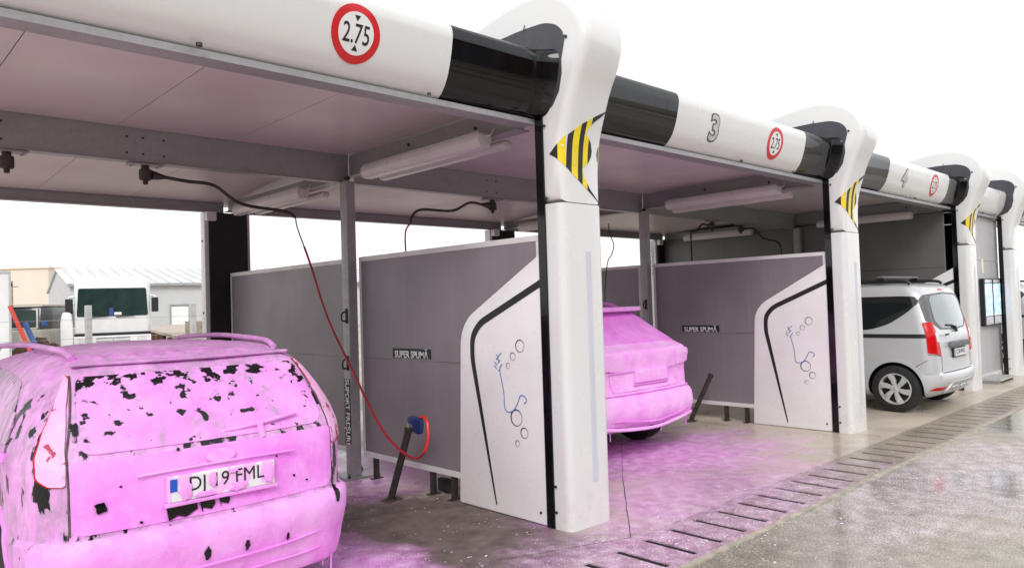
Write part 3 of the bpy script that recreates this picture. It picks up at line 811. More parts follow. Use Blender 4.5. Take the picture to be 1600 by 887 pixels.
height_sign(8.25, fb[2][1], 'small round red-rimmed 2.75 sign on the beam numbered 4')
for x, s, k in ((2.205, '3', 1), (7.04, '4', 2)):
    nb_ = beam_text('bay_number', s, .31, x, 3.15, fb[k][1], 'decal_grey', fb[k][0], 0.003, 0.018, 1.1)
    beam_text('number_face', s, .31, x, 3.15, fb[k][1], 'decal_silver', nb_, 0.005, 0.005, 1.1)
fb[0][0].location.x = 0

# ------------------------------------------------------------------ canopy roof
roof = thing('canopy_roof', 'grey steel-framed canopy roof with pale ceiling panels over all the bays', 'canopy')
X0, X1 = -5.1, 17.2
bm = BM(); x = -4.85 + 0.0
def ceil_z(y): return 3.095 if y < YM else 3.095 - (y - YM) * 0.04
k = 0
x = -3.0 - .928 * 2
while x < X1:
    a, b = max(x, X0) + .003, x + .925
    for y0, y1 in ((.17, YM), (YM, YR + .3)):
        z0, z1 = ceil_z(y0), ceil_z(y1 if y1 > YM else y1)
        z0 = 3.095 if y0 < YM else 3.095; z1 = 3.095 if y1 <= YM else ceil_z(y1)
        V = [bm.verts.new(p) for p in ((a, y0, z0), (b, y0, z0), (b, y1, z1), (a, y1, z1), (a, y0, z0 + .02), (b, y0, z0 + .02), (b, y1, z1 + .02), (a, y1, z1 + .02))]
        for q in ((0, 1, 2, 3), (4, 5, 6, 7), (0, 1, 5, 4), (1, 2, 6, 5), (2, 3, 7, 6), (3, 0, 4, 7)): bm.faces.new([V[i] for i in q])
    x += .928
obj('ceiling', bm, 'ceiling_panel', roof, 0)
bm = BM(); box(bm, X0, X1, .16, YR + .32, 3.12, 3.30); obj('roof_deck', bm, 'black_matte', roof, 0)
def ibeam_x(name, x0, x1, y, z0, z1):
    bm = BM(); box(bm, x0, x1, y, y + .012, z0 + .008, z1 - .004); box(bm, x0, x1, y - .012, y + .09, z0, z0 + .008); box(bm, x0, x1, y - .01, y + .09, z1 - .004, z1 + .004)
    return obj(name, bm, 'galvanised_steel', roof, 0)
def ibeam_y(name, x, y0, y1, z0, z1):
    bm = BM(); box(bm, x, x + .012, y0, y1, z0 + .008, z1 - .004); box(bm, x - .05, x + .07, y0, y1, z0, z0 + .008)
    return obj(name, bm, 'galvanised_steel', roof, 0)
DD = [-5.15] + D + [D[3] + 4.7]
for a, b in zip(DD, DD[1:]):
    ibeam_x('middle_beam', a + .07, b - .002, YM, 2.825, 3.09)
    ibeam_x('rear_beam', a + .07, b - .052, YR, 2.855, 2.97)
for a in D:
    ibeam_y('cross_beam', a, .172, YM - .013, 2.872, 3.092); ibeam_y('cross_beam', a, YM + .091, YR - .013, 2.86, 2.985)
bm = BM()
for x in (-2.95, -2.83, -2.0, -1.88, -1.72, 1.8, 1.95):
    for z in (2.89, 3.02): lathe(bm, [(.009, -.006), (.009, .002)], (x, YM, z), 'y', 8)
for a in D:
    lathe(bm, [(.022, -.05), (.022, -.01), (.014, .0)], (a - .05, YM - .03, 2.86), 'y', 8); lathe(bm, [(.014, -.012), (.014, .0)], (a, 1.6, 3.02), 'x', 8); lathe(bm, [(.014, -.012), (.014, .0)], (a, .7, 2.99), 'x', 8)
obj('bolts', bm, 'dark_steel', roof, 0)

# steel posts on the partition line
def steel_post(i, label, sign=False):
    t = thing('steel_post', label, 'post', (D[i], 2.56, 0), group='galvanised posts in the partition line')
    bm = BM(); prism(bm, rounded([(-.105, -.06), (-.005, -.06), (-.005, .06), (-.105, .06)], .012, 3), 'z', .016, 2.822); obj('shaft', bm, 'galvanised_steel', t, 30)
    bm = BM(); box(bm, -.22, .14, -.16, .16, 0.001, .016, bev=.003); bp = obj('base_plate', bm, 'galvanised_steel', t, 0)
    for x, y in ((-.18, -.12), (.10, -.12), (-.18, .12), (.10, .12)):
        bm = BM(); lathe(bm, [(.017, .016), (.017, .034), (.008, .034), (.008, .055)], (x, y, 0), 'z', 6); obj('anchor_bolt', bm, 'dark_steel', bp, 0)
    for z in (1.53, 1.08):
        bm = BM(); box(bm, -.118, -.1055, -.035, -.005, z - .07, z + .07, bev=.003); tube(bm, smooth_path([(-.12, -.02, z + .045), (-.16, -.02, z + .02), (-.16, -.02, z - .04), (-.12, -.02, z - .05)], 4), .008, 6)
        obj('mat_hook', bm, 'black_matte', t, 0)
    return t
p1 = steel_post(0, 'galvanised post beside the foam hose, carrying the vertical black SUPORT sign')
steel_post(1, 'galvanised post behind the second foam-covered car')
steel_post(2, 'galvanised post against the full-height grey wall, seen above the second partition')
t = thing('mat_holder_sign', 'black vertical sign reading SUPORT PREȘURI in white on the first steel post', 'sign', (-.108, 2.565, .62))
bm = BM(); box(bm, -.004, .001, -.05, .045, -.31, .31); obj('sign_plate', bm, 'sign_black', t, 0)
text('sign_text', 'SUPORT PREȘURI', .100, (-.0045, 0, 0), (0, 0, -1), (0, -1, 0), 'sign_white', t, .002, .80)

# ------------------------------------------------------------------ partitions
def board_bm(bm, x0, x1, ya, yb, z0, z1): box(bm, x0, x1, ya, yb, z0, z1)
def partition(i, label):
    d = D[i]; t = thing('partition_wall', label, 'partition', (d, 1.5, 0), group='grey partitions between the bays')
    for nm, ya, yb in (('front_board', .04 - 1.5, 2.475 - 1.5), ('rear_board', 2.70 - 1.5, YR - .04 - 1.5)):
        bm = BM(); box(bm, .004, .05, ya + .036, yb - .036, .245, 1.128); box(bm, .004, .05, ya + .036, yb - .036, 1.133, 2.045)
        b_ = obj(nm, bm, 'board_grey', t, 0)
        bm = BM(); box(bm, 0, .055, ya, yb, 2.046, 2.09, bev=.003); box(bm, 0, .055, ya, yb, .195, .244, bev=.003)
        box(bm, 0.001, .054, ya, ya + .035, .2445, 2.0455); box(bm, 0.001, .054, yb - .035, yb, .2445, 2.0455); obj('frame', bm, 'frame_white', b_, 0)
        for y in ((1.13 - 1.5, 1.42 - 1.5, 2.3 - 1.5) if nm[0] == 'f' else (3.4 - 1.5, 4.6 - 1.5)):
            bm = BM(); box(bm, .01, .045, y - .025, y + .025, 0.001, .1945); box(bm, -.03, .085, y - .03, y + .03, 0.0005, .008); obj('foot', bm, 'dark_steel', t, 0)
    return t
partition(0, 'nearest grey partition, with a red hose hanging in front of it')
partition(1, 'second grey partition, behind the SUV covered in pink foam')
def spuma(x, label):
    t = thing('foam_sign', label, 'sign', (x, 0, 0), group='SUPER SPUMA signs')
    yc, zc, hw, hh = 1.655 if x < 1 else 1.75, 1.19, .283, .042
    bm = BM(); box(bm, -.004, .001, -hw, hw, -hh, hh); obj('sign_plate', bm, 'sign_black', t, 0)
    text('sign_text', 'SUPER SPUMĂ', .086, (-.0045, 0, 0), (0, -1, 0), (0, 0, 1), 'sign_white', t, .0022, .93)
    t.location = (x + .003, yc, zc)
spuma(0, 'black SUPER SPUMĂ sign on the nearest partition'); spuma(D[1], 'black SUPER SPUMĂ sign on the second partition')

# service room: full height wall behind the van and the front wall with the screens
t = thing('service_room', 'grey-walled service room between the third and fourth columns', 'room')
bm = BM(); box(bm, D[2] + .004, D[2] + .06, .16, YR + .1, .05, 1.965); box(bm, D[2] + .004, D[2] + .06, .16, YR + .1, 1.97, 2.86); obj('side_wall', bm, 'wall_grey', t, 0)
bm = BM(); box(bm, D[2] + .452, D[3] + .2, .10, .15, .04, 2.10); box(bm, D[2] + .452, D[3] + .2, .10, .15, 2.105, 2.88); obj('front_wall', bm, 'room_wall', t, 0)
bm = BM(); box(bm, D[2] + .46, D[3] - .02, .07, .098, .001, .10); obj('skirting', bm, 'frame_white', t, 0)
bm = BM(); box(bm, D[2] + .004, D[3] + .2, YR + .11, YR + .16, .05, 2.86); obj('rear_wall', bm, 'wall_grey', t, 0)
bm = BM(); box(bm, D[3] + .1, D[3] + .16, .16, YR + .1, .05, 2.86); obj('far_wall', bm, 'wall_grey', t, 0)
for j, (x, lab) in enumerate(((11.30, 'left of the two lit blue screens on the service room wall'), (11.83, 'right of the two lit blue screens, next to the farthest column'))):
    t = thing('payment_screen', lab, 'screen', (x, .095, 1.36), group='lit screens on the service room')
    bm = BM(); box(bm, -.25, .25, -.07, 0, -.42, .42, bev=.01); h_ = obj('housing', bm, 'black_matte', t, 0)
    bm = BM(); box(bm, -.20, .22, -.078, -.071, -.24, .33); obj('display', bm, 'lit_screen', t, 0)
    bm = BM(); box(bm, -.2, .22, -.076, -.071, .345, .40); obj('header', bm, 'chrome_trim', t, 0)
    bm = BM(); box(bm, -.20, .22, -.078, -.071, -.39, -.255); box(bm, -.1, .1, -.09, -.0785, -.36, -.29); obj('keypad', bm, 'lilac_strip', t, 0)
t = tag(obj('notice_strip', (lambda b: (box(b, -.06, .06, -.004, 0, -.13, .13), b)[1])(BM()), 'pale_yellow', None, 0), 'small pale yellow notice above the lit screens', 'notice'); t.location = (11.3, .098, 2.0)
# metal grate step by the third column
t = thing('grate_step', 'small metal grate step on the ground under the lit screens', 'step', (11.0, -.12, 0))
bm = BM(); box(bm, -.45, .45, -.16, .16, .05, .065)
for k in range(14): box(bm, -.44 + k * .065, -.425 + k * .065, -.159, .159, .066, .082)
for k in (-.15, -.05, .05, .15): box(bm, -.449, .449, k - .004, k + .004, .0665, .080)
obj('tread', bm, 'aluminium', t, 0)
for x in (-.42, .42):
    bm = BM(); box(bm, x - .02, x + .02, -.14, .14, .001, .0495); obj('leg', bm, 'galvanised_steel', t, 0)

# rear pillars
def rear_pillar(i, label):
    t = thing('rear_pillar', label, 'pillar', (D[i], YR, 0), group='rear pillars of the canopy')
    bm = BM(); box(bm, -.235, .25, .0, .03, .0, 2.853); obj('black_face', bm, 'black_matte', t, 0)
    bm = BM(); prism(bm, rounded([(-.285, .031), (.30, .031), (.30, .19), (-.285, .19)], [.01, .01, .04, .04], 4), 'z', 0.0, 2.852); obj('white_shell', bm, 'white_gloss', t, 30)
    bm = BM()
    for z in (.6, 1.6, 2.5): lathe(bm, [(.012, -.01), (.012, .0)], (-.285, .10, z), 'x', 8)
    obj('screw', bm, 'dark_steel', t, 0)
    bm = BM(); box(bm, -.30, -.18, -.10, -.02, 2.74, 2.85, bev=.008); obj('junction_box', bm, 'frame_white', t, 0)
    return t
rear_pillar(0, 'black rear pillar standing behind the foamed estate car, nearest of its row')
rear_pillar(1, 'rear pillar just visible over the nearest partition, left of the nearest column')
rp = rear_pillar(2, 'rear pillar with a white side, seen far back between the second post and wall')
bm = BM(); pts = []
for k in range(26): pts.append((-.292, .11 + .025 * math.sin(k * 1.9) + .01 * math.sin(k * 5), 2.72 - k * .024))
tube(bm, smooth_path(pts, 3), .004, 5); obj('script_mark', bm, 'decal_grey', rp, 0)

# ------------------------------------------------------------------ lights under the canopy
def tube_light(x, y0, y1, z, label, side=-1, sc=1.0):
    t = thing('tube_light', label, 'light', (x, (y0 + y1) / 2, z), group='tube lights along the cross beams'); L_ = (y1 - y0) / 2
    bm = BM(); prism(bm, rounded([(-.065, .052), (-.075, .0), (-.045, -.055), (.045, -.055), (.065, 0), (.065, .052)], .014, 3), 'y', -L_, L_, bev=.01, seg=2); obj('diffuser', bm, 'diffuser', t, 30)
    bm = BM(); box(bm, -.05, .06, -L_ + .02, L_ - .02, .053, .068); obj('backplate', bm, 'aluminium', t, 0)
    for y in (-L_ * .6, L_ * .6):
        bm = BM(); box(bm, (-.03 if side < 0 else -.13), (.13 if side < 0 else .03), y - .03, y + .03, .069, .076); obj('bracket', bm, 'galvanised_steel', t, 0)
    bm = BM(); tube(bm, smooth_path([(0, -L_ - .001, .03), (.02, -L_ - .03, .035), (.04, -L_ - .04, .06), (.06, -L_ - .03, .09)], 4), .004, 6); obj('cable', bm, 'frame_white', t, 0)
    return t
tube_light(-.135, .44, 2.08, 2.83, 'tube light under the nearest cross beam, front half, left side')
tl_ = tube_light(.13, .46, 2.22, 2.835, 'tube light on the hidden right side of the nearest cross beam, front half', 1); tl_.scale = (.7, 1, .55)
tube_light(-.135, 3.28, 4.93, 2.80, 'tube light above the far end of the nearest partition')
tl_ = tube_light(.13, 3.30, 4.95, 2.81, 'tube light behind the nearest cross beam, rear half, right side', 1); tl_.scale = (.7, 1, .55)
tube_light(D[1] - .135, .50, 2.10, 2.86, 'tube light over the second pink car, just left of the second column')
tube_light(D[1] + .165, .50, 2.2, 2.84, 'tube light on the van side of the second cross beam', 1)
tube_light(D[1] - .135, 3.4, 4.98, 2.83, 'tube light by the rear opening, half hidden behind the nearest column')
tube_light(D[2] - .12, .57, 2.15, 2.84, 'tube light on the grey wall directly above the silver van')
tube_light(D[2] - .12, 3.43, 4.95, 2.83, 'tube light on the grey wall, seen above the second partition')

# ------------------------------------------------------------------ swinging booms, hoses, lance holders
def boom(x, path, label, mount_only=False):
    t = thing('hose_boom', label, 'boom', (x, YM + .05, 2.82), group='swinging hose booms under the middle beam')
    bm = BM(); box(bm, -.13, .13, -.06, .06, -.012, -.001)
    for a in (-.1, .1):
        for b in (-.04, .04): lathe(bm, [(.010, -.02), (.010, -.012)], (a, b, 0), 'z', 6)
    obj('mounting_plate', bm, 'galvanised_steel', t, 0)
    bm = BM(); lathe(bm, [(.03, -.013), (.03, -.04), (.045, -.042), (.048, -.06), (.048, -.12), (.04, -.13), (.02, -.135), (.02, -.16), (.012, -.165)], (0, 0, 0), 'z', 20); obj('swivel', bm, 'dark_steel', t, 30)
    if path:
        P = [Vector(p) - Vector(t.location) for p in path]
        bm = BM(); d_ = (P[1] - P[0]).normalized(); p0 = Vector((0, 0, -.08)) + d_ * .049
        tube(bm, [p0, p0 + (P[1] - p0) * .35], [.04, .018], 8)
        tube(bm, smooth_path([p0 + (P[1] - p0) * .3] + P[1:], 5), .015, 8)
        obj('arm', bm, 'dark_steel', t, 40)
    return t
boom(-2.79, None, 'boom swivel without a visible arm, at the left edge of the ceiling beam')
boom(-1.85, [(-1.85, 2.67, 2.73), (-1.51, 2.69, 2.715), (-1.28, 2.70, 2.70), (-1.04, 2.71, 2.56), (-.62, 2.72, 2.52), (-.52, 2.72, 2.47)], 'long cranked boom over the foamed estate car, holding the red hose')
boom(1.93, [(1.93, 2.67, 2.74), (1.62, 2.72, 2.76), (1.40, 2.76, 2.66), (1.00, 2.80, 2.65), (.87, 2.80, 2.56), (.86, 2.80, 2.50)], 'cranked boom just left of the nearest column, seen over the partition')
boom(6.66, [(6.66, 2.67, 2.74), (6.44, 2.72, 2.76), (6.30, 2.74, 2.65), (6.18, 2.75, 2.64), (6.16, 2.75, 2.52)], 'short dark boom over the second partition, its hose hanging straight down')
boom(7.55, [(7.55, 2.67, 2.74), (8.1, 2.72, 2.77), (8.45, 2.74, 2.62), (8.95, 2.75, 2.58), (9.10, 2.75, 2.50)], 'long dark boom over the second partition, reaching towards the grey wall')
hp = smooth_path([(-.52, 2.72, 2.47), (-.51, 2.70, 2.36), (-.44, 2.62, 2.05), (-.36, 2.45, 1.52), (-.32, 2.12, 1.06), (-.33, 1.69, .62), (-.34, 1.42, .46), (-.34, 1.20, .395), (-.33, 1.07, .44), (-.31, 1.03, .54), (-.29, 1.05, .66), (-.28, 1.10, .715), (-.28, 1.16, .715)], 8)
bm = BM(); tube(bm, hp[:14], .007, 8); ho = obj('wash_hose', bm, 'galvanised_steel', None, 40)
tag(ho, 'red foam hose hanging in a long curve from the boom to the blue spray gun', 'hose')
bm = BM(); tube(bm, hp[13:-30], .0105, 8); obj('rubber_hose', bm, 'hose_red', ho, 40)
bm = BM(); tube(bm, hp[-31:], .0125, 8); obj('bright_hose_end', bm, 'hose_bright_red', ho, 40)
def hang(pts, label, mat='hose_black', r_=.009):
    bm = BM(); tube(bm, smooth_path(pts, 6), r_, 8); tag(obj('wash_hose', bm, mat, None, 40), label, 'hose')
hang([(.86, 2.80, 2.50), (.80, 2.82, 2.40), (.80, 2.82, 2.1), (.84, 2.8, 1.2), (.95, 2.6, .3), (1.1, 2.3, .02), (1.5, 2.2, .012)], 'thin dark hose dropping behind the nearest partition', 'hose_red')
hang([(6.16, 2.75, 2.52), (6.16, 2.75, 2.3), (6.18, 2.74, 1.8), (6.22, 2.7, .6), (6.4, 2.5, .02), (6.8, 2.4, .012)], 'straight dark hose hanging behind the second partition', 'hose_black', .012)
hang([(9.10, 2.75, 2.50), (9.12, 2.75, 2.3), (9.12, 2.75, 1.5), (9.1, 2.7, .5), (9.0, 2.5, .02), (8.8, 2.3, .012)], 'thin hose hanging close to the post on the grey wall', 'hose_black')
hang([(4.45, 3.0, 2.70), (4.47, 3.0, 2.55), (4.55, 3.0, 2.41), (4.51, 3.0, 2.27), (4.38, 3.0, 2.08), (4.3, 3, 1.4), (4.3, 3.0, .03), (4.1, 2.8, .012)], 'thin bent hose against the sky right of the nearest column', 'hose_black', .007)
def holder(x, y, top, label):
    t = thing('lance_holder', label, 'lance holder', (x, y, 0), group='slanted lance holder tubes')
    bm = BM(); P = Vector(top) - Vector((x, y, 0))
    tube(bm, [(0, 0, .02), P], .030, 14, cap=True); lathe(bm, [(.055, .001), (.052, .015), (.03, .02)], (0, 0, 0), 'z', 12); obj('tube', bm, 'dark_steel', t, 40)
    bm = BM(); q = P.normalized(); tube(bm, [P - q * .015, P + q * .012], .036, 14); obj('rim', bm, 'dark_steel', t, 40)
    bm = BM(); box(bm, -.07, .09, -.05, .05, .0005, .008, bev=.002); obj('base_plate', bm, 'rust', t, 0)
holder(-.33, 1.53, (-.29, 1.31, .60), 'slanted dark tube holding the blue spray gun by the nearest partition')
holder(D[1] - .30, 1.75, (D[1] - .27, 1.45, .61), 'empty slanted dark tube behind the pink SUV')
t = thing('spray_gun', 'dark blue spray gun stuck in the slanted tube, red hose attached', 'spray gun', (-.285, 1.25, .66))
bm = BM()
prism(bm, rounded([(.06, .045), (.02, .055), (-.10, .05), (-.12, .02), (-.11, -.07), (-.08, -.085), (-.02, -.07), (.0, -.01), (.055, .0)], .012, 3), 'x', -.02, .02, bev=.006, seg=2)
obj('body', bm, 'gun_blue', t, 30)
bm = BM(); tube(bm, smooth_path([(0, -.03, .0), (0, -.055, -.02), (0, -.075, -.05), (0, -.085, -.075)], 4), .008, 6); obj('trigger', bm, 'hose_bright_red', t, 40)
bm = BM(); tube(bm, [(0, .055, .022), (0, .065, .0), (-.005, .08, -.09), (-.005, .12, -.2)], .011, 8); obj('lance', bm, 'galvanised_steel', t, 40)
bm = BM(); box(bm, .10, .16, 1.3, 1.46, .01, .12, bev=.012); tag(obj('black_block', bm, 'black_rubber', None, 0), 'small black block on the floor under the nearest partition', 'block')

# ------------------------------------------------------------------ vehicles
def ragged(cx, cz, rx, rz, seed, n=18):
    rd = random.Random(seed); o = []
    for k in range(n):
        a = 2 * PI * k / n; q = 0.65 + 0.5 * rd.random(); o.append((cx + rx * q * math.cos(a), cz + rz * q * math.sin(a)))
    return o
def bar(name, pts, r_, mat, parent, n=8, k=4):
    bm = BM(); tube(bm, smooth_path(pts, k) if len(pts) > 2 else pts, r_, n); return obj(name, bm, mat, parent, 40)
def drip(parent, x, y, z, L_):
    bm = BM(); tube(bm, [(x, y, z + .02), (x, y, z), (x + .002, y, z - L_ * .5), (x, y, z - L_ * .9), (x, y, z - L_)], [.018, .012, .005, .006, .002], 6); obj('foam_drip', bm, 'foam_pink_light', parent, 60)
def seam(parent, bvh, a, b, view='rear', w=.007, mat='joint_dark', off=.0025, n=1, name='panel_gap'):
    a = Vector(a); b = Vector(b); t = (b - a).normalized(); s_ = Vector((-t.y, t.x)) * w / 2
    return patch(name, bvh, [tuple(a + s_), tuple(a - s_), tuple(b - s_), tuple(b + s_)], view, mat, parent, off, .04, .003)

# estate car under foam, nearest
car = thing('estate_car', 'estate car in the nearest bay, coated in pink foam with dark glass showing through', 'car', group='parked cars being washed')
keysA = [(.13, .24, 4.2, .72, .2, .25, .05), (.18, .10, 4.35, .78, .22, .3, .08), (.36, .03, 4.42, .835, .30, .40, .12), (.50, .0, 4.44, .855, .32, .42, .12), (.555, .008, 4.44, .855, .32, .42, .12),
         (.585, .06, 4.42, .845, .32, .42, .12), (.72, .07, 4.4, .85, .32, .42, .11), (.84, .08, 4.25, .855, .31, .42, .11), (.90, .09, 3.7, .855, .30, .42, .11), (.96, .115, 3.2, .85, .29, .42, .11),
         (1.08, .18, 2.95, .82, .27, .42, .10), (1.20, .27, 2.7, .768, .24, .40, .09), (1.29, .36, 2.45, .705, .20, .34, .08), (1.34, .43, 2.3, .645, .17, .3, .06), (1.38, .51, 2.1, .58, .17, .3, .05),
         (1.405, .65, 1.9, .50, .15, .3, .04), (1.42, .9, 1.75, .30, .12, .3, .03), (1.424, 1.1, 1.6, .1, .05, .2, .0)]
bodyA, bvA = vehicle_body('body', keysA, car, ['foam_side', 'black_matte'], [(.83, .31), (3.47, .31)], .37, 100, .004)
tg = patch('tailgate', bvA, rounded([(-.655, .60), (.655, .60), (.66, .93), (-.66, .93)], [.05, .05, .02, .02]), 'rear', 'foam_pink', car, .005, .028, .02, lump=.005)
patch('rear_bumper', bvA, rounded([(-.80, .19), (.80, .19), (.825, .40), (.80, .575), (-.80, .575), (-.825, .40)], .04), 'rear', 'foam_pink_light', car, .008, .03, .02, lump=.007)
bar('bumper_lip', [(-.68, .20, .27), (-.5, .085, .275), (-.25, .04, .28), (0, .022, .28), (.25, .04, .28), (.5, .08, .275), (.62, .125, .29), (.67, .155, .33), (.58, .085, .37), (.3, .018, .367), (0, -.002, .365), (-.3, .018, .362), (-.6, .095, .36)], .007, 'foam_deep', car, 8, 5)
rw = patch('rear_window', bvA, rounded([(-.625, .955), (.625, .955), (.575, 1.30), (-.575, 1.30)], [.08, .08, .05, .05]), 'rear', 'foam_window', car, .006, .025, .02, lump=.005)
for s in (-1, 1):
    lp = rounded([(s * .600, 1.315), (s * .665, 1.20), (s * .735, 1.06), (s * .775, .95), (s * .775, .86), (s * .735, .825), (s * .675, .825), (s * .668, .98), (s * .635, 1.16), (s * .592, 1.30)], .015, 3)
    tl = patch('tail_light', bvA, lp, 'rear', 'lamp_red', car, .005, .02, .02)
    gx = sum(q[0] for q in lp) / len(lp); gz = sum(q[1] for q in lp) / len(lp)
    patch('foam_cover', bvA, [(gx + (a - gx) * .93 - s * .003, gz + (b - gz) * .975) for a, b in lp], 'rear', 'foam_lamp', tl, .012, .02, .012, lump=.006)
    seam(car, bvA, (s * .664, .60), (s * .664, .96), w=.009); seam(car, bvA, (s * .664, .96), (s * .588, 1.31), w=.009)
patch('roof_skin', bvA, rounded([(-.55, .56), (.55, .56), (.53, 1.9), (-.53, 1.9)], .15), 'top', 'foam_roof', car, .006, .05, .02, lump=.006)
bm = BM(); prism(bm, rounded([(-.585, .475), (0, .385), (.585, .475), (.56, .60), (-.56, .60)], [.03, .5, .03, .03, .03]), 'z', 1.350, 1.368, bev=.008, seg=3); obj('spoiler', bm, 'foam_roof', car, 40)
for s in (-1, 1):
    bar('roof_rail', [(s * .545, .60, 1.385), (s * .555, .72, 1.418), (s * .565, 1.0, 1.432), (s * .585, 1.5, 1.443), (s * .59, 1.95, 1.432), (s * .59, 2.35, 1.415), (s * .585, 2.5, 1.37)], .017, 'foam_roof', car, 10, 5)
# side glass, nearest side seen, other side too
for s, vw in ((-1, 'left'), (1, 'right')):
    patch('side_window', bvA, rounded([(.52, 1.0), (.60, 1.17), (.80, 1.27), (1.55, 1.31), (1.55, .975)], [.05, .08, .08, .02, .02]), vw, 'foam_side_window', car, .006, .04, .02, lump=.004)
    patch('side_window', bvA, rounded([(1.62, .975), (1.62, 1.31), (2.4, 1.29), (2.75, 1.0), (2.75, .96)], [.02, .02, .05, .02, .02]), vw, 'foam_side_window', car, .006, .05, .02, lump=.004)
    patch('side_moulding', bvA, [(.50, .925), (.50, .965), (2.8, .945), (2.8, .905)], vw, 'foam_pink_light', car, .014, .05, .02, lump=.003)
    seam(car, bvA, (1.585, .3), (1.585, .96), vw); seam(car, bvA, (.62, .70), (.62, .93), vw)
    arch = [(.83 + .41 * math.cos(a), .31 + .41 * math.sin(a)) for a in np.linspace(-.1, PI + .1, 18)] + [(.83 + .372 * math.cos(a), .31 + .372 * math.sin(a)) for a in np.linspace(PI + .1, -.1, 18)]
    patch('arch_lip', bvA, arch, vw, 'foam_pink', car, .010, .05, .02, lump=.003)
    bar('door_mirror', [(s * .80, 2.75, 1.0), (s * .90, 2.75, 1.03), (s * .99, 2.74, 1.03)], [.02, .06, .05] if False else .05, 'foam_pink', car)
# plate, handle bar, wiper, badge
bar('tailgate_handle', [(-.40, .078, .838), (0, .062, .845), (.40, .078, .838)], .006, 'foam_pink_light', car)
pt = thing('number_plate', None, None); pt.parent = car; pt.location = (0, .052, .752)
bm = BM(); box(bm, -.27, .27, -.014, .02, -.062, .062, bev=.006); obj('plate_face', bm, 'foamy_plate', pt, 0)
bm = BM(); box(bm, -.262, -.228, -.0165, -.0142, -.01, .05); obj('country_band', bm, 'plate_blue', pt, 0)
text('plate_text', 'DJ 19 FML', .098, (.02, -.0145, .004), (1, 0, 0), (0, 0, 1), 'sign_black', pt, .0, .92)
bm = BM(); box(bm, -.285, .285, -.018, .01, -.082, -.063, bev=.006); obj('foam_ledge', bm, 'foam_pink_light', pt, 0)
for i, (x, z, a, b) in enumerate(((-.19, -.01, .035, .05), (-.055, .02, .022, .05), (.075, -.04, .05, .022), (.235, .0, .03, .055), (-.10, -.045, .06, .018), (.045, .045, .03, .014))):
    bm = BM(); P = ragged(x, z, a, b, i + 3, 14); prism(bm, P, 'y', -.024, -.0172, bev=.003, seg=2); obj('foam_blob', bm, 'foam_pink_light', pt, 40)
for x0, x1, za, zb, sd_ in ((-.27, -.13, .60, .672, 1), (-.115, -.045, .615, .672, 2), (-.02, .03, .625, .672, 3)):
    P = [(x0, zb), (x1, zb), (x1 + .005, (za + zb) / 2), ((x0 + x1) / 2 + .02, za + .005), ((x0 + x1) / 2 - .02, za + .02), (x0 + .01, za)]
    patch('bare_paint', bvA, P, 'rear', 'black_gloss', car, .0135, .02, .008)
for i, (x, z, a, b) in enumerate(((-.545, .715, .028, .030), (-.10, .425, .017, .033), (.10, .415, .012, .027), (.33, .40, .007, .022), (-.38, .62, .008, .006), (.40, .70, .006, .006), (.48, .66, .006, .005), (-.2, .93, .008, .008), (.655, .55, .018, .04), (-.62, 1.07, .018, .03), (-.46, .80, .006, .005), (.3, .82, .005, .005))):
    patch('bare_paint', bvA, ragged(x, z, a, b, 50 + i, 12), 'rear', 'black_gloss', car, .0155 if z < .58 else .0145, .01, .008)
bar('rear_wiper', [(.02, .135, .985), (.14, .125, .995), (.30, .13, 1.012), (.45, .15, 1.03)], .012, 'foam_pink_light', car)
bar('wiper_arm', [(.24, .11, .93), (.23, .12, 1.0)], .018, 'foam_pink_light', car)
patch('maker_badge', bvA, [(.075 * math.cos(a), .875 + .032 * math.sin(a)) for a in np.linspace(0, 2 * PI, 24)[:-1]], 'rear', 'foam_pink_light', car, .017, .02, .01)
for x, L_ in ((-.3, .06), (.42, .10), (.60, .07), (.66, .12)): drip(car, x, .10 + .16 * x * x, .20, L_ * .8)
for x, s in ((-.76, -1), (.76, 1)):
    for y in (.83, 3.47): wheel(car, x, y, .315, s)
bm = BM(); tube(bm, [(.42, .16, .24), (.42, .5, .26)], .03, 12); obj('exhaust_pipe', bm, 'dark_steel', car, 40)
car.location = (-2.30, .03, 0)

# SUV under foam
suv = thing('suv_car', 'SUV entirely covered in pale pink foam, its tail seen right of the nearest column', 'car', group='parked cars being washed')
keysB = [(.29, .17, 4.0, .80, .18, .25, .08), (.36, .05, 4.3, .87, .2, .28, .09), (.50, .0, 4.38, .89, .2, .28, .09), (.60, .02, 4.4, .89, .2, .28, .09), (.67, .07, 4.4, .88, .2, .28, .09),
         (.82, .10, 4.4, .885, .2, .26, .08), (.95, .085, 4.3, .89, .2, .26, .08), (1.04, .07, 3.6, .88, .18, .24, .08), (1.085, .09, 3.3, .865, .18, .24, .08), (1.12, .16, 3.15, .84, .18, .24, .08),
         (1.25, .36, 2.95, .77, .17, .3, .07), (1.40, .58, 2.65, .70, .16, .3, .06), (1.47, .69, 2.45, .64, .15, .3, .06), (1.50, .76, 2.3, .59, .15, .3, .05), (1.53, .95, 2.1, .45, .12, .3, .03), (1.54, 1.2, 1.9, .2, .1, .2, .0)]
bodyB, bvB = vehicle_body('body', keysB, suv, ['foam_pale', 'black_matte'], [(.78, .34), (3.4, .34)], .39, 100, .006)
bm = BM(); prism(bm, rounded([(-.62, .60), (0, .50), (.62, .60), (.58, .86), (-.58, .86)], [.04, .5, .04, .04, .04]), 'z', 1.475, 1.525, bev=.018, seg=3); obj('spoiler', bm, 'foam_pale', suv, 40)
patch('rear_window', bvB, rounded([(-.70, 1.15), (.70, 1.15), (.58, 1.44), (-.58, 1.44)], .05), 'rear', 'foam_pink', suv, .006, .035, .02, lump=.004)
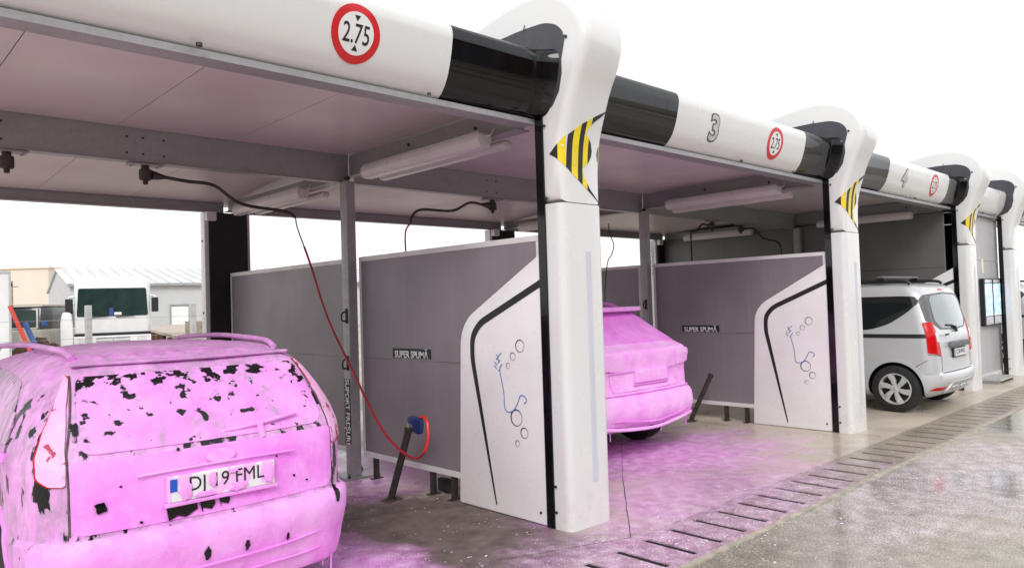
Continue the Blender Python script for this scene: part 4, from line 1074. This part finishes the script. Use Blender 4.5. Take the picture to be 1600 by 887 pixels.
patch('tailgate', bvB, rounded([(-.56, .69), (.56, .69), (.60, 1.06), (-.60, 1.06)], .04), 'rear', 'foam_pale', suv, .010, .035, .02, lump=.007)
for s in (-1, 1):
    patch('tail_light', bvB, rounded([(s * .46, 1.055), (s * .84, 1.055), (s * .85, .93), (s * .52, .90)], .02), 'rear', 'foam_pale', suv, .024, .03, .03, lump=.006)
    bar('roof_rail', [(s * .56, .9, 1.51), (s * .58, 1.1, 1.56), (s * .6, 1.8, 1.58), (s * .58, 2.4, 1.5)], .02, 'foam_pink', suv)
patch('rear_bumper', bvB, rounded([(-.85, .37), (.85, .37), (.86, .64), (-.86, .64)], .04), 'rear', 'foam_pale', suv, .010, .03, .03, lump=.006)
bar('bumper_lip', [(-.80, .13, .41), (-.6, .045, .425), (-.3, .0, .40), (0, -.01, .375), (.35, .0, .405), (.65, .05, .44), (.82, .12, .43)], .009, 'foam_deep', suv)
bar('bumper_lip', [(-.78, .12, .36), (-.4, .02, .33), (0, .0, .315), (.4, .03, .34), (.72, .09, .36), (.82, .14, .36)], .017, 'foam_pale', suv)
pt = thing('number_plate', None, None); pt.parent = suv; pt.location = (.03, .07, .83)
bm = BM(); box(bm, -.265, .265, -.016, .03, -.066, .066, bev=.012); obj('plate_face', bm, 'foam_pale', pt, 0)
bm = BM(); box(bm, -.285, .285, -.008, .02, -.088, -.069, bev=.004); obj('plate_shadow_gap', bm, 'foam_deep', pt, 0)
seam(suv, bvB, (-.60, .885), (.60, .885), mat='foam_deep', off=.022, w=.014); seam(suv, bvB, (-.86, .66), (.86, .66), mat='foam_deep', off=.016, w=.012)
for x in (-.6, .22, .70): drip(suv, x, .10 + .04 * abs(x), .33, .05 + .06 * abs(math.sin(x * 7)))
for s in (-1, 1):
    for y in (.78, 3.4): wheel(suv, s * .70, y, .345, s, .22)
suv.location = (2.40, .80, 0)

# silver van
def build_van(label):
    van = thing('silver_van', label, 'van')
    keysC = [(.20, .22, 4.1, .72, .15, .2, .04), (.25, .11, 4.25, .785, .16, .22, .07), (.33, .035, 4.33, .82, .18, .26, .09), (.44, .0, 4.35, .828, .18, .26, .09), (.50, .01, 4.35, .83, .18, .26, .09),
             (.535, .06, 4.33, .83, .13, .2, .05), (.80, .07, 4.30, .835, .11, .16, .045), (.98, .085, 4.0, .835, .11, .16, .045), (1.05, .10, 3.7, .83, .11, .16, .045), (1.15, .125, 3.4, .815, .11, .16, .045),
             (1.3, .16, 3.15, .795, .11, .17, .045), (1.5, .21, 2.85, .765, .11, .18, .045), (1.58, .24, 2.75, .745, .12, .2, .045), (1.64, .285, 2.6, .715, .13, .2, .045), (1.68, .36, 2.45, .66, .14, .2, .04),
             (1.70, .5, 2.3, .56, .14, .2, .03), (1.712, .9, 2.0, .3, .1, .2, .0)]
    b_, bv = vehicle_body('body', keysC, van, ['silver_paint', 'black_matte'], [(.60, .32), (3.41, .32)], .345, 100)
    sw = patch('window_surround', bv, rounded([(-.772, 1.195), (-.745, 1.49), (-.68, 1.545), (0, 1.575), (.68, 1.545), (.745, 1.49), (.772, 1.195), (.63, 1.15), (.50, 1.085), (0, 1.065), (-.50, 1.085), (-.63, 1.15)], .03), 'rear', 'plastic_grey', van, .004, .03, .01)
    patch('rear_glass', bv, rounded([(-.60, 1.20), (-.58, 1.47), (-.50, 1.525), (0, 1.55), (.50, 1.525), (.58, 1.47), (.60, 1.20), (.46, 1.10), (0, 1.085), (-.46, 1.10)], .04), 'rear', 'rear_glass', van, .008, .03, .006)
    for s in (-1, 1):
        tl = patch('tail_light', bv, rounded([(s * .797, 1.185), (s * .69, 1.19), (s * .665, 1.0), (s * .62, .745), (s * .822, .79), (s * .82, 1.0)], .012), 'rear', 'lamp_red', van, .010, .02, .015)
        patch('clear_lens', bv, rounded([(s * .715, 1.05), (s * .675, 1.045), (s * .650, .925), (s * .71, .935)], .008), 'rear', 'lamp_clear', tl, .013, .02, .006)
        patch('bumper_reflector', bv, rounded([(s * .74, .345), (s * .52, .345), (s * .56, .300), (s * .78, .305)], .01), 'rear', 'lamp_red', van, .005, .02, .01)
        seam(van, bv, (s * .60, .54), (s * .60, .745)); seam(van, bv, (s * .64, .745), (s * .822, .77))
    seam(van, bv, (-.60, .525), (.60, .525), w=.010)
    patch('skid_panel', bv, rounded([(-.52, .25), (-.40, .40), (.40, .40), (.52, .25)], .05), 'rear', 'bumper_silver', van, .014, .03, .02)
    for x in (-.28, 0, .28): patch('skid_rib', bv, rounded([(x - .10, .315), (x + .10, .315), (x + .09, .345), (x - .09, .345)], .012), 'rear', 'chrome_trim', van, .022, .02, .01)
    for q in ((-.2, .385, .2, .385),): seam(van, bv, q[:2], q[2:], w=.008)
    bm = BM(); prism(bm, rounded([(-.36, .855), (-.33, .915), (.38, .915), (.40, .855), (.38, .84), (-.34, .84)], .015), 'y', .025, .08, bev=.012, seg=3); obj('plate_garnish', bm, 'plastic_grey', van, 40)
    pt = thing('number_plate', None, None); pt.parent = van; pt.location = (0.02, .055, .765)
    bm = BM(); box(bm, -.27, .27, -.008, .02, -.066, .06, bev=.004); obj('plate_frame', bm, 'plastic_black', pt, 0)
    bm = BM(); box(bm, -.255, .255, -.012, -.0085, -.05, .052); obj('plate_face', bm, 'plate_white', pt, 0)
    bm = BM(); box(bm, -.254, -.222, -.014, -.0125, -.048, .05); obj('country_band', bm, 'plate_blue', pt, 0)
    bm = BM(); box(bm, -.50, -.36, .058, .072, 1.005, 1.028, bev=.003); obj('model_badge', bm, 'plastic_black', van, 0)
    bar('rear_wiper', [(-.02, .10, 1.11), (-.1, .10, 1.125), (-.28, .11, 1.135)], .012, 'plastic_black', van)
    bar('wiper_arm', [(.0, .075, 1.04), (-.02, .09, 1.11)], .02, 'plastic_black', van)
    patch('brake_light', bv, rounded([(-.09, 1.598), (.09, 1.598), (.085, 1.622), (-.085, 1.622)], .006), 'rear', 'lamp_red', van, .005, .02, .008)
    for s, vw in ((-1, 'left'), (1, 'right')):
        w_ = patch('side_window', bv, rounded([(.285, 1.45), (.33, 1.525), (.5, 1.535), (1.62, 1.535), (1.62, 1.085), (.92, 1.085), (.66, 1.16), (.42, 1.32)], [.03, .05, .03, .03, .03, .15, .1, .08]), vw, 'car_glass', van, .004, .04, .01)
        patch('seat_reflection', bv, rounded([(.98, 1.17), (1.30, 1.16), (1.30, 1.42), (1.02, 1.42)], .05), vw, 'glass_green', w_, .006, .05, .004)
        patch('front_door_window', bv, rounded([(1.70, 1.085), (1.70, 1.535), (2.45, 1.50), (2.85, 1.10)], .04), vw, 'car_glass', van, .004, .05, .01)
        patch('side_strip', bv, [(.165, .985), (.165, 1.035), (2.9, 1.035), (2.9, .985)], vw, 'plastic_black', van, .006, .05, .01)
        seam(van, bv, (1.66, .3), (1.66, 1.6), vw); seam(van, bv, (.28, .55), (.90, .66), vw) if False else None
        seam(van, bv, (.19, .70), (.42, .56), vw)
        arch = [(.60 + .385 * math.cos(a), .32 + .385 * math.sin(a)) for a in np.linspace(-.1, PI + .1, 20)] + [(.60 + .347 * math.cos(a), .32 + .347 * math.sin(a)) for a in np.linspace(PI + .1, -.1, 20)]
        patch('arch_lip', bv, arch, vw, 'silver_paint', van, .012, .05, .02)
        bar('roof_rail', [(s * .64, .42, 1.70), (s * .645, .50, 1.735), (s * .65, .8, 1.745), (s * .655, 1.8, 1.755), (s * .65, 2.5, 1.72)], .022, 'plastic_black', van)
    for y in (.78, 1.75):
        bm = BM(); prism(bm, rounded([(y - .045, 1.785), (y + .045, 1.785), (y + .04, 1.815), (y - .04, 1.815)], .012), 'x', -.70, .70, bev=.004, seg=2); cb = obj('roof_bar', bm, 'plastic_grey', van, 40)
        for s in (-1, 1):
            bm = BM(); box(bm, s * .65 - .035, s * .65 + .035, y - .05, y + .05, 1.752, 1.784, bev=.006); obj('bar_clamp', bm, 'plastic_black', cb, 0)
    for s in (-1, 1):
        for y in (.60, 3.41): wheel(van, s * .735, y, .31, s, .2, spokes=6)
    return van
van = build_van('silver van with roof bars, tail and left side showing between the second and third columns')
van.location = (7.45, -.60, 0)
for ch in van.children:
    if ch.name.startswith('number_plate'):
        text('plate_text', 'DJ 80 WHO' if False else 'CJ 50 WOC', .085, (.015, -.0122, 0), (1, 0, 0), (0, 0, 1), 'sign_black', ch, .001, .9)
v2 = copy_tree(van); v2.location = (15.2, -.15, 0); v2['label'] = 'vehicle barely visible past the farthest column, cut by the right edge'

# loose foam flecks lying over the drain and floor: clumps of uneven flat shreds
rd = random.Random(3); bm = BM()
spots = [(1.0, -.85, 2.0, .30, 1500), (2.6, -.1, 1.2, .6, 900), (3.2, -1.55, 1.5, .42, 1500), (-.6, -.3, .7, .7, 420), (0.2, -.9, .9, .25, 700), (-.5, 1.3, .5, .8, 160), (-.2, -1.4, .8, .5, 300)]
for cx, cy, sx, sy, N in spots:
    for i in range(N):
        x = rd.gauss(cx, sx); y = rd.gauss(cy, sy)
        if noise.noise(Vector((x * 3.1, y * 3.1, 5))) + .35 * noise.noise(Vector((x * 14, y * 14, 1))) < rd.uniform(-.15, .3): continue
        if abs(y + .84) < .29 and abs(((x + .09) / .3) - round((x + .09) / .3)) < .12: continue
        if -.02 < x < .5 and -.25 < y < 2.5: continue
        s_ = rd.uniform(.002, .0065) * (1.9 if rd.random() < .06 else 1); n_ = 5; a0 = rd.random() * 6; el = rd.uniform(1.0, 2.6); dr_ = rd.gauss(.5, .5)
        top = bm.verts.new((x, y, .0035 + s_ * .25)); R_ = []
        for k in range(n_):
            q = s_ * (.5 + .8 * rd.random()); u_, v_ = q * el * math.cos(a0 + 2 * PI * k / n_), q * math.sin(a0 + 2 * PI * k / n_)
            R_.append(bm.verts.new((x + u_ * math.cos(dr_) - v_ * math.sin(dr_), y + u_ * math.sin(dr_) + v_ * math.cos(dr_), .0032)))
        for k in range(n_): bm.faces.new((top, R_[k], R_[(k + 1) % n_]))
tag(obj('foam_flecks', bm, 'foam_flake', None, 60), 'small pale flecks of foam scattered over the drain and floor', 'foam', kind='stuff')

# ------------------------------------------------------------------ background yard
def trans(lat, dep):
    return (-3.7977 + .727 * lat + .687 * dep, -3.681 - .686 * lat + .727 * dep)
# truck
cx, cy = 3.18, 22.7
t = thing('lorry', 'white lorry cab with a wide dark windscreen facing the wash bays', 'lorry', (cx + .05, cy, 0), math.radians(-16)); t.scale.x = .88
bm = BM(); prism(bm, rounded([(-1.22, -.05), (1.22, -.05), (1.25, .35), (1.25, 1.9), (-1.25, 1.9), (-1.25, .35)], [.15, .15, .05, .05, .05, .05]), 'z', 1.05, 2.72, bev=.03); obj('cab', bm, 'truck_white', t, 30)
bm = BM(); prism(bm, [(-.02, 2.70), (.10, 2.86), (.8, 2.93), (1.7, 2.93), (1.7, 2.70)], 'x', -1.1, 1.1, bev=.05); obj('roof_fairing', bm, 'truck_white', t, 30)
bm = BM(); prism(bm, rounded([(-1.16, 1.60), (1.16, 1.60), (1.10, 2.50), (-1.10, 2.50)], .06), 'y', -.075, -.03); ws = obj('windscreen', bm, 'glass_green', t, 0)
for x in (-.75, .1): bar('wiper', [(x, -.09, 1.56), (x + .6, -.10, 1.60)], .015, 'plastic_black', t)
bm = BM(); box(bm, -.12, .02, -.09, -.076, 1.62, 1.86); obj('blue_sticker', bm, 'blue_paint', ws, 0)
bm = BM(); box(bm, .04, .28, -.09, -.076, 1.63, 1.72); obj('white_card', bm, 'sign_white', ws, 0)
bm = BM(); box(bm, -1.25, 1.25, -.10, .4, .98, 1.045); obj('step_gap', bm, 'plastic_black', t, 0)
bm = BM(); prism(bm, rounded([(-1.25, .35), (1.25, .35), (1.25, .97), (-1.25, .97)], .04), 'y', -.2, .4, bev=.02); bp = obj('bumper', bm, 'truck_white', t, 30)
bm = BM()
for z in (.60, .70, .80, .90): box(bm, -.55, .55, -.22, -.202, z - .018, z + .018)
obj('grille', bm, 'truck_grey', bp, 0)
bm = BM(); lathe(bm, [(.11, -.235), (.11, -.222)], (0, 0, .75), 'y', 4); obj('diamond_badge', bm, 'chrome_trim', bp, 0)
for s in (-1, 1):
    bm = BM(); prism(bm, rounded([(s * .72, .55), (s * 1.05, .55), (s * 1.1, .92), (s * .78, .92)], .03), 'y', -.215, -.195); obj('headlight', bm, 'lamp_clear', t, 0)
    bm = BM(); box(bm, s * 1.40 - .12, s * 1.40 + .12, .0, .12, 1.70, 2.18, bev=.03); mi = obj('mirror', bm, 'plastic_black', t, 0)
    bar('mirror_arm', [(s * 1.24, .05, 2.25), (s * 1.40, .05, 2.22), (s * 1.40, .05, 2.1)], .03, 'truck_white', mi)
    wheel(t, s * 1.05, 1.0, .48, s, .3)
# flatbed with planks
P = [(3.6, 17.0), (8.0, 34.7), (12.5, 47), (15, 46), (9.0, 30.2), (5.6, 18.6)]
t = thing('plank_platform', 'weathered plank platform reaching from the lorry to the bay', 'platform')
bm = BM(); prism(bm, P, 'z', .80, .90); obj('deck', bm, 'plank', t, 0)
for a, b in zip(P, P[1:] + P[:1]):
    n_ = max(1, int((Vector(b) - Vector(a)).length / 3))
    for k in range(n_):
        q = Vector(a).lerp(Vector(b), k / n_); bm = BM(); box(bm, q.x - .08, q.x + .08, q.y - .08, q.y + .08, -.06, .799); obj('leg', bm, 'rust', t, 0)
bm = BM()
for k in range(5): box(bm, 5.0, 6.6, 20.0 + k * .02, 21.3, .902 + k * .09, .985 + k * .09)
tag(obj('timber_stack', bm, 'wood', None, 0), 'short stack of boards on the plank platform', 'timber')
# gabled shed
A = Vector((11.2, 64.6)); U = Vector((.991, -.136)); V_ = Vector((.137, .99))
t = thing('gabled_shed', 'grey metal shed with a ribbed white gable roof and a pale door', 'shed', (A.x, A.y, -.06), math.atan2(U.y, U.x))
Wd, Ln, E_, Rg = 24.5, 62.0, 4.25, 6.1
bm = BM(); prism(bm, [(0, 0), (Wd, 0), (Wd, E_), (Wd / 2, Rg), (0, E_)], 'x', 0, Ln)
for v in bm.verts: pass
obj('wall', bm, 'shed_wall', t, 0)
bm = BM()
for y0, z0, y1, z1 in ((-.3, E_ + .01, Wd / 2, Rg + .06), (Wd / 2, Rg + .06, Wd + .3, E_ + .01)):
    V = [bm.verts.new(p) for p in ((-.2, y0, z0), (Ln, y0, z0), (Ln, y1, z1), (-.2, y1, z1), (-.2, y0, z0 + .12), (Ln, y0, z0 + .12), (Ln, y1, z1 + .12), (-.2, y1, z1 + .12))]
    for q in ((0, 1, 2, 3), (4, 5, 6, 7), (0, 1, 5, 4), (1, 2, 6, 5), (2, 3, 7, 6), (3, 0, 4, 7)): bm.faces.new([V[i] for i in q])
rf = obj('roof', bm, 'shed_roof', t, 0)
bm = BM(); sl = (Rg - E_) / (Wd / 2)
for k in range(int(Ln / 1.0)):
    x = .4 + k * 1.0; V = [bm.verts.new(p) for p in ((x, -.3, E_ + .14), (x + .12, -.3, E_ + .14), (x + .12, Wd / 2, Rg + .19), (x, Wd / 2, Rg + .19), (x, -.3, E_ + .22), (x + .12, -.3, E_ + .22), (x + .12, Wd / 2, Rg + .27), (x, Wd / 2, Rg + .27))]
    for q in ((4, 5, 6, 7), (0, 1, 5, 4), (1, 2, 6, 5), (3, 0, 4, 7)): bm.faces.new([V[i] for i in q])
obj('roof_ribs', bm, 'shed_wall', rf, 0)
bm = BM(); box(bm, -.2, Ln, -.42, -.31, E_ - .12, E_ + .1); obj('gutter', bm, 'truck_grey', rf, 0)
bm = BM(); box(bm, 7.6, 9.0, -.10, -.02, .05, 2.3); dr = obj('door', bm, 'truck_white', t, 0)
bm = BM(); box(bm, 7.5, 7.598, -.14, -.02, .05, 2.4); box(bm, 9.002, 9.1, -.14, -.02, .05, 2.4); box(bm, 7.5, 9.1, -.14, -.02, 2.402, 2.5); obj('door_frame', bm, 'truck_grey', dr, 0)
# large pale building behind
q = trans(-82, 104)
t = thing('pale_building', 'large plain beige building fading into the white sky behind the shed', 'building', (q[0], q[1], -.06), math.radians(-40))
bm = BM(); box(bm, -45, 16, 0, 30, 0, 8.7); obj('wall', bm, 'beige_wall', t, 0)
bm = BM(); box(bm, -45.2, 16.2, -.2, 30.2, 8.71, 8.95); obj('parapet', bm, 'beige_wall', t, 0)
bm = BM()
for k in range(9): box(bm, -44 + k * 6.4, -43.9 + k * 6.4, -.06, -.005, .1, 8.7)
obj('wall_joints', bm, 'cream_paint', t, 0)
q = trans(-37.8, 58); bm = BM(); box(bm, -.7, .75, -.7, .7, 0, 2.68, bev=.04); box(bm, -.75, .8, -.75, .75, 2.685, 2.75); o = tag(obj('blue_container', bm, 'blue_paint', None, 0), 'blue container standing between the plank fence and the pale building', 'container'); o.location = (q[0], q[1], -.06); o.rotation_euler.z = math.radians(-40)
# plank fence
t = thing('plank_fence', 'brown plank fence left of the lorry', 'fence', (*trans(-28.3, 45), -.06), math.radians(-40))
bm = BM()
for k in range(28): box(bm, -2.0 + k * .16, -1.86 + k * .16, 0, .03, 0, 1.9 + .08 * math.sin(k * 2.7))
obj('planks', bm, 'wood', t, 0)
for z in (.5, 1.4): 
    bm = BM(); box(bm, -2.0, 2.5, .031, .09, z, z + .1); obj('rail', bm, 'wood', t, 0)
# utility pole
t = thing('utility_pole', 'thin utility pole with a short crossarm, far left background', 'pole', (*trans(-54.3, 80), -.06))
bm = BM(); tube(bm, [(0, 0, 0), (0, 0, 5.8)], [.13, .08], 8); obj('pole', bm, 'wood', t, 30); bm = BM(); box(bm, -.6, .6, -.05, .05, 5.1, 5.2); obj('crossarm', bm, 'wood', t, 0)
# wire fence
t = thing('wire_fence', 'low wire fence with grey concrete posts behind the bays', 'fence', (0, 14, -.06))
for x in (-1.75, .43, 2.61, 4.79):
    bm = BM(); prism(bm, rounded([(x - .06, -.06), (x + .06, -.06), (x + .06, .06), (x - .06, .06)], .01, 2), 'z', 0, 1.90, bev=.01); obj('post', bm, 'concrete_post', t, 0)
for z in (.4, .8, 1.2, 1.6):
    bm = BM(); tube(bm, [(-1.75, -.062, z), (4.79, -.062, z)], .004, 5); obj('wire', bm, 'galvanised_steel', t, 0)
# box truck body at the left edge
q = trans(-12.28, 18)
t = thing('white_box_body', 'white box body of a parked truck cut by the left edge', 'truck', (q[0], q[1], -.06), math.radians(-5))
bm = BM(); box(bm, -2.4, -.02, 0, 6, .62, 2.78); obj('box_body', bm, 'truck_white', t, 0)
bm = BM(); box(bm, -.0198, .03, -.03, .03, .60, 2.80); box(bm, -2.43, .03, -.03, .03, 2.785, 2.84); box(bm, -2.43, .03, -.03, .03, .55, .615); obj('edge_trim', bm, 'aluminium', t, 0)
bm = BM(); box(bm, -2.2, -.2, .1, 5.8, .38, .545); obj('chassis', bm, 'plastic_black', t, 0)
for z in (2.5, 1.95): 
    bm = BM(); lathe(bm, [(.05, 0), (.05, .03)], (.031, -.0, z), 'x', 10); obj('marker_lamp', bm, 'plastic_black', t, 0)
for s, x in ((-1, -2.1), (1, -.35)): wheel(t, x, 1.2, .42, s, .25)
# old off-road car
q = trans(-15.65, 22.5)
t = thing('old_offroader', 'old off-road car with a cream windscreen frame beside the red pole', 'car', (q[0], q[1], -.06), math.radians(-34))
bm = BM(); prism(bm, rounded([(-.85, .0), (.85, .0), (.85, 3.6), (-.85, 3.6)], .1), 'z', .45, 1.30, bev=.05); obj('body', bm, 'cream_paint', t, 30)
bm = BM(); prism(bm, [(.75, 1.29), (.95, 2.02), (3.3, 2.04), (3.5, 1.29)], 'x', -.78, .78, bev=.04); cb = obj('cabin', bm, 'dark_car', t, 30)
bm = BM(); prism(bm, [(.86, 2.03), (3.4, 2.05), (3.4, 2.12), (.86, 2.10)], 'x', -.82, .82, bev=.02); obj('roof', bm, 'cream_paint', t, 30)
bm = BM()
V = [bm.verts.new(p) for p in ((-.66, .758, 1.38), (.66, .758, 1.38), (.60, .905, 1.92), (-.60, .905, 1.92))]; bm.faces.new(V)
g = obj('windscreen', bm, 'glass_green', t, 0)
for s in (-1, 1): bar('windscreen_pillar', [(s * .72, .72, 1.33), (s * .66, .885, 1.98)], .03, 'cream_paint', t)
bar('windscreen_pillar', [(-.72, .72, 1.34), (.72, .72, 1.34)], .03, 'cream_paint', t)
for s in (-1, 1):
    bm = BM(); lathe(bm, [(.10, -.03), (.10, .0), (.08, -.04)], (s * .6, -.01, .95), 'y', 16); obj('headlight', bm, 'lamp_clear', t, 30)
    wheel(t, s * .75, .6, .36, s); wheel(t, s * .75, 3.0, .36, s)
    bm = BM(); box(bm, s * .93 - .08, s * .93 + .08, .70, .78, 1.40, 1.58, bev=.02); obj('door_mirror', bm, 'blue_paint', t, 0)
def leaning(name, a, b, r_, mat, label, cat):
    bm = BM(); tube(bm, [a, b], r_, 12); tag(obj(name, bm, mat, None, 40), label, cat)
# poles leaning by the truck box
a = trans(-11.6, 17); b = trans(-10.75, 17)
leaning('red_pole', (a[0], a[1], 1.90), (b[0], b[1], -.06), .045, 'red_paint', 'long red pole leaning beside the white truck box', 'pole')
a = trans(-11.45, 17.3); b = trans(-10.7, 17.2)
leaning('blue_pole', (a[0], a[1], 1.5), (b[0], b[1], -.06), .055, 'blue_paint', 'short dark blue pole leaning next to the red one', 'pole')
q = trans(-12.1, 20)
bm = BM(); prism(bm, rounded([(-.14, 0), (.13, 0), (.14, 1.4), (.10, 1.78), (-.10, 1.80), (-.15, 1.5)], .08), 'y', -.06, .06, bev=.02); o = tag(obj('upright_fairing', bm, 'truck_white', None, 30), 'narrow white upright fairing standing left of the lorry', 'fairing'); o.location = (q[0], q[1], -.06); o.rotation_euler.z = math.radians(-20)
# scrap heap
q = trans(-13.5, 21); bm = BM()
bmesh.ops.create_grid(bm, x_segments=30, y_segments=20, size=1.0)
for v in bm.verts:
    d = max(0, 1 - (v.co.x ** 2 + v.co.y ** 2)); v.co.z = (1.15 * d ** .6) * (.75 + .5 * noise.noise(v.co * 4)) + .12 * noise.noise(v.co * 14) * d; v.co.x *= 1.2; v.co.y *= .9
o = tag(obj('scrap_heap', bm, 'rust', None, 20), 'low brown heap of scrap between the off-road car and the white panel', 'scrap heap', kind='stuff'); o.location = (q[0], q[1], -.07)

# unseen hall added behind the camera: it darkens the lower part of what the glossy beam ends mirror
t = thing('added_dark_hall', 'long dark hall added out of view to darken reflections in the black beam ends', 'building', (4, -27, -.06))
bm = BM(); box(bm, -34, 34, -14, 0, 0, 8.6); obj('wall', bm, 'rust', t, 0)
bm = BM(); prism(bm, [(-14.4, 8.61), (.4, 8.61), (.4, 8.9), (-7, 10.4), (-14.4, 8.9)], 'x', -34.4, 34.4); obj('roof', bm, 'plastic_grey', t, 0)
for k in range(6):
    bm = BM(); box(bm, -30 + k * 11, -25.5 + k * 11, .005, .08, .1, 4.4); obj('gate', bm, 'plastic_grey', t, 0)
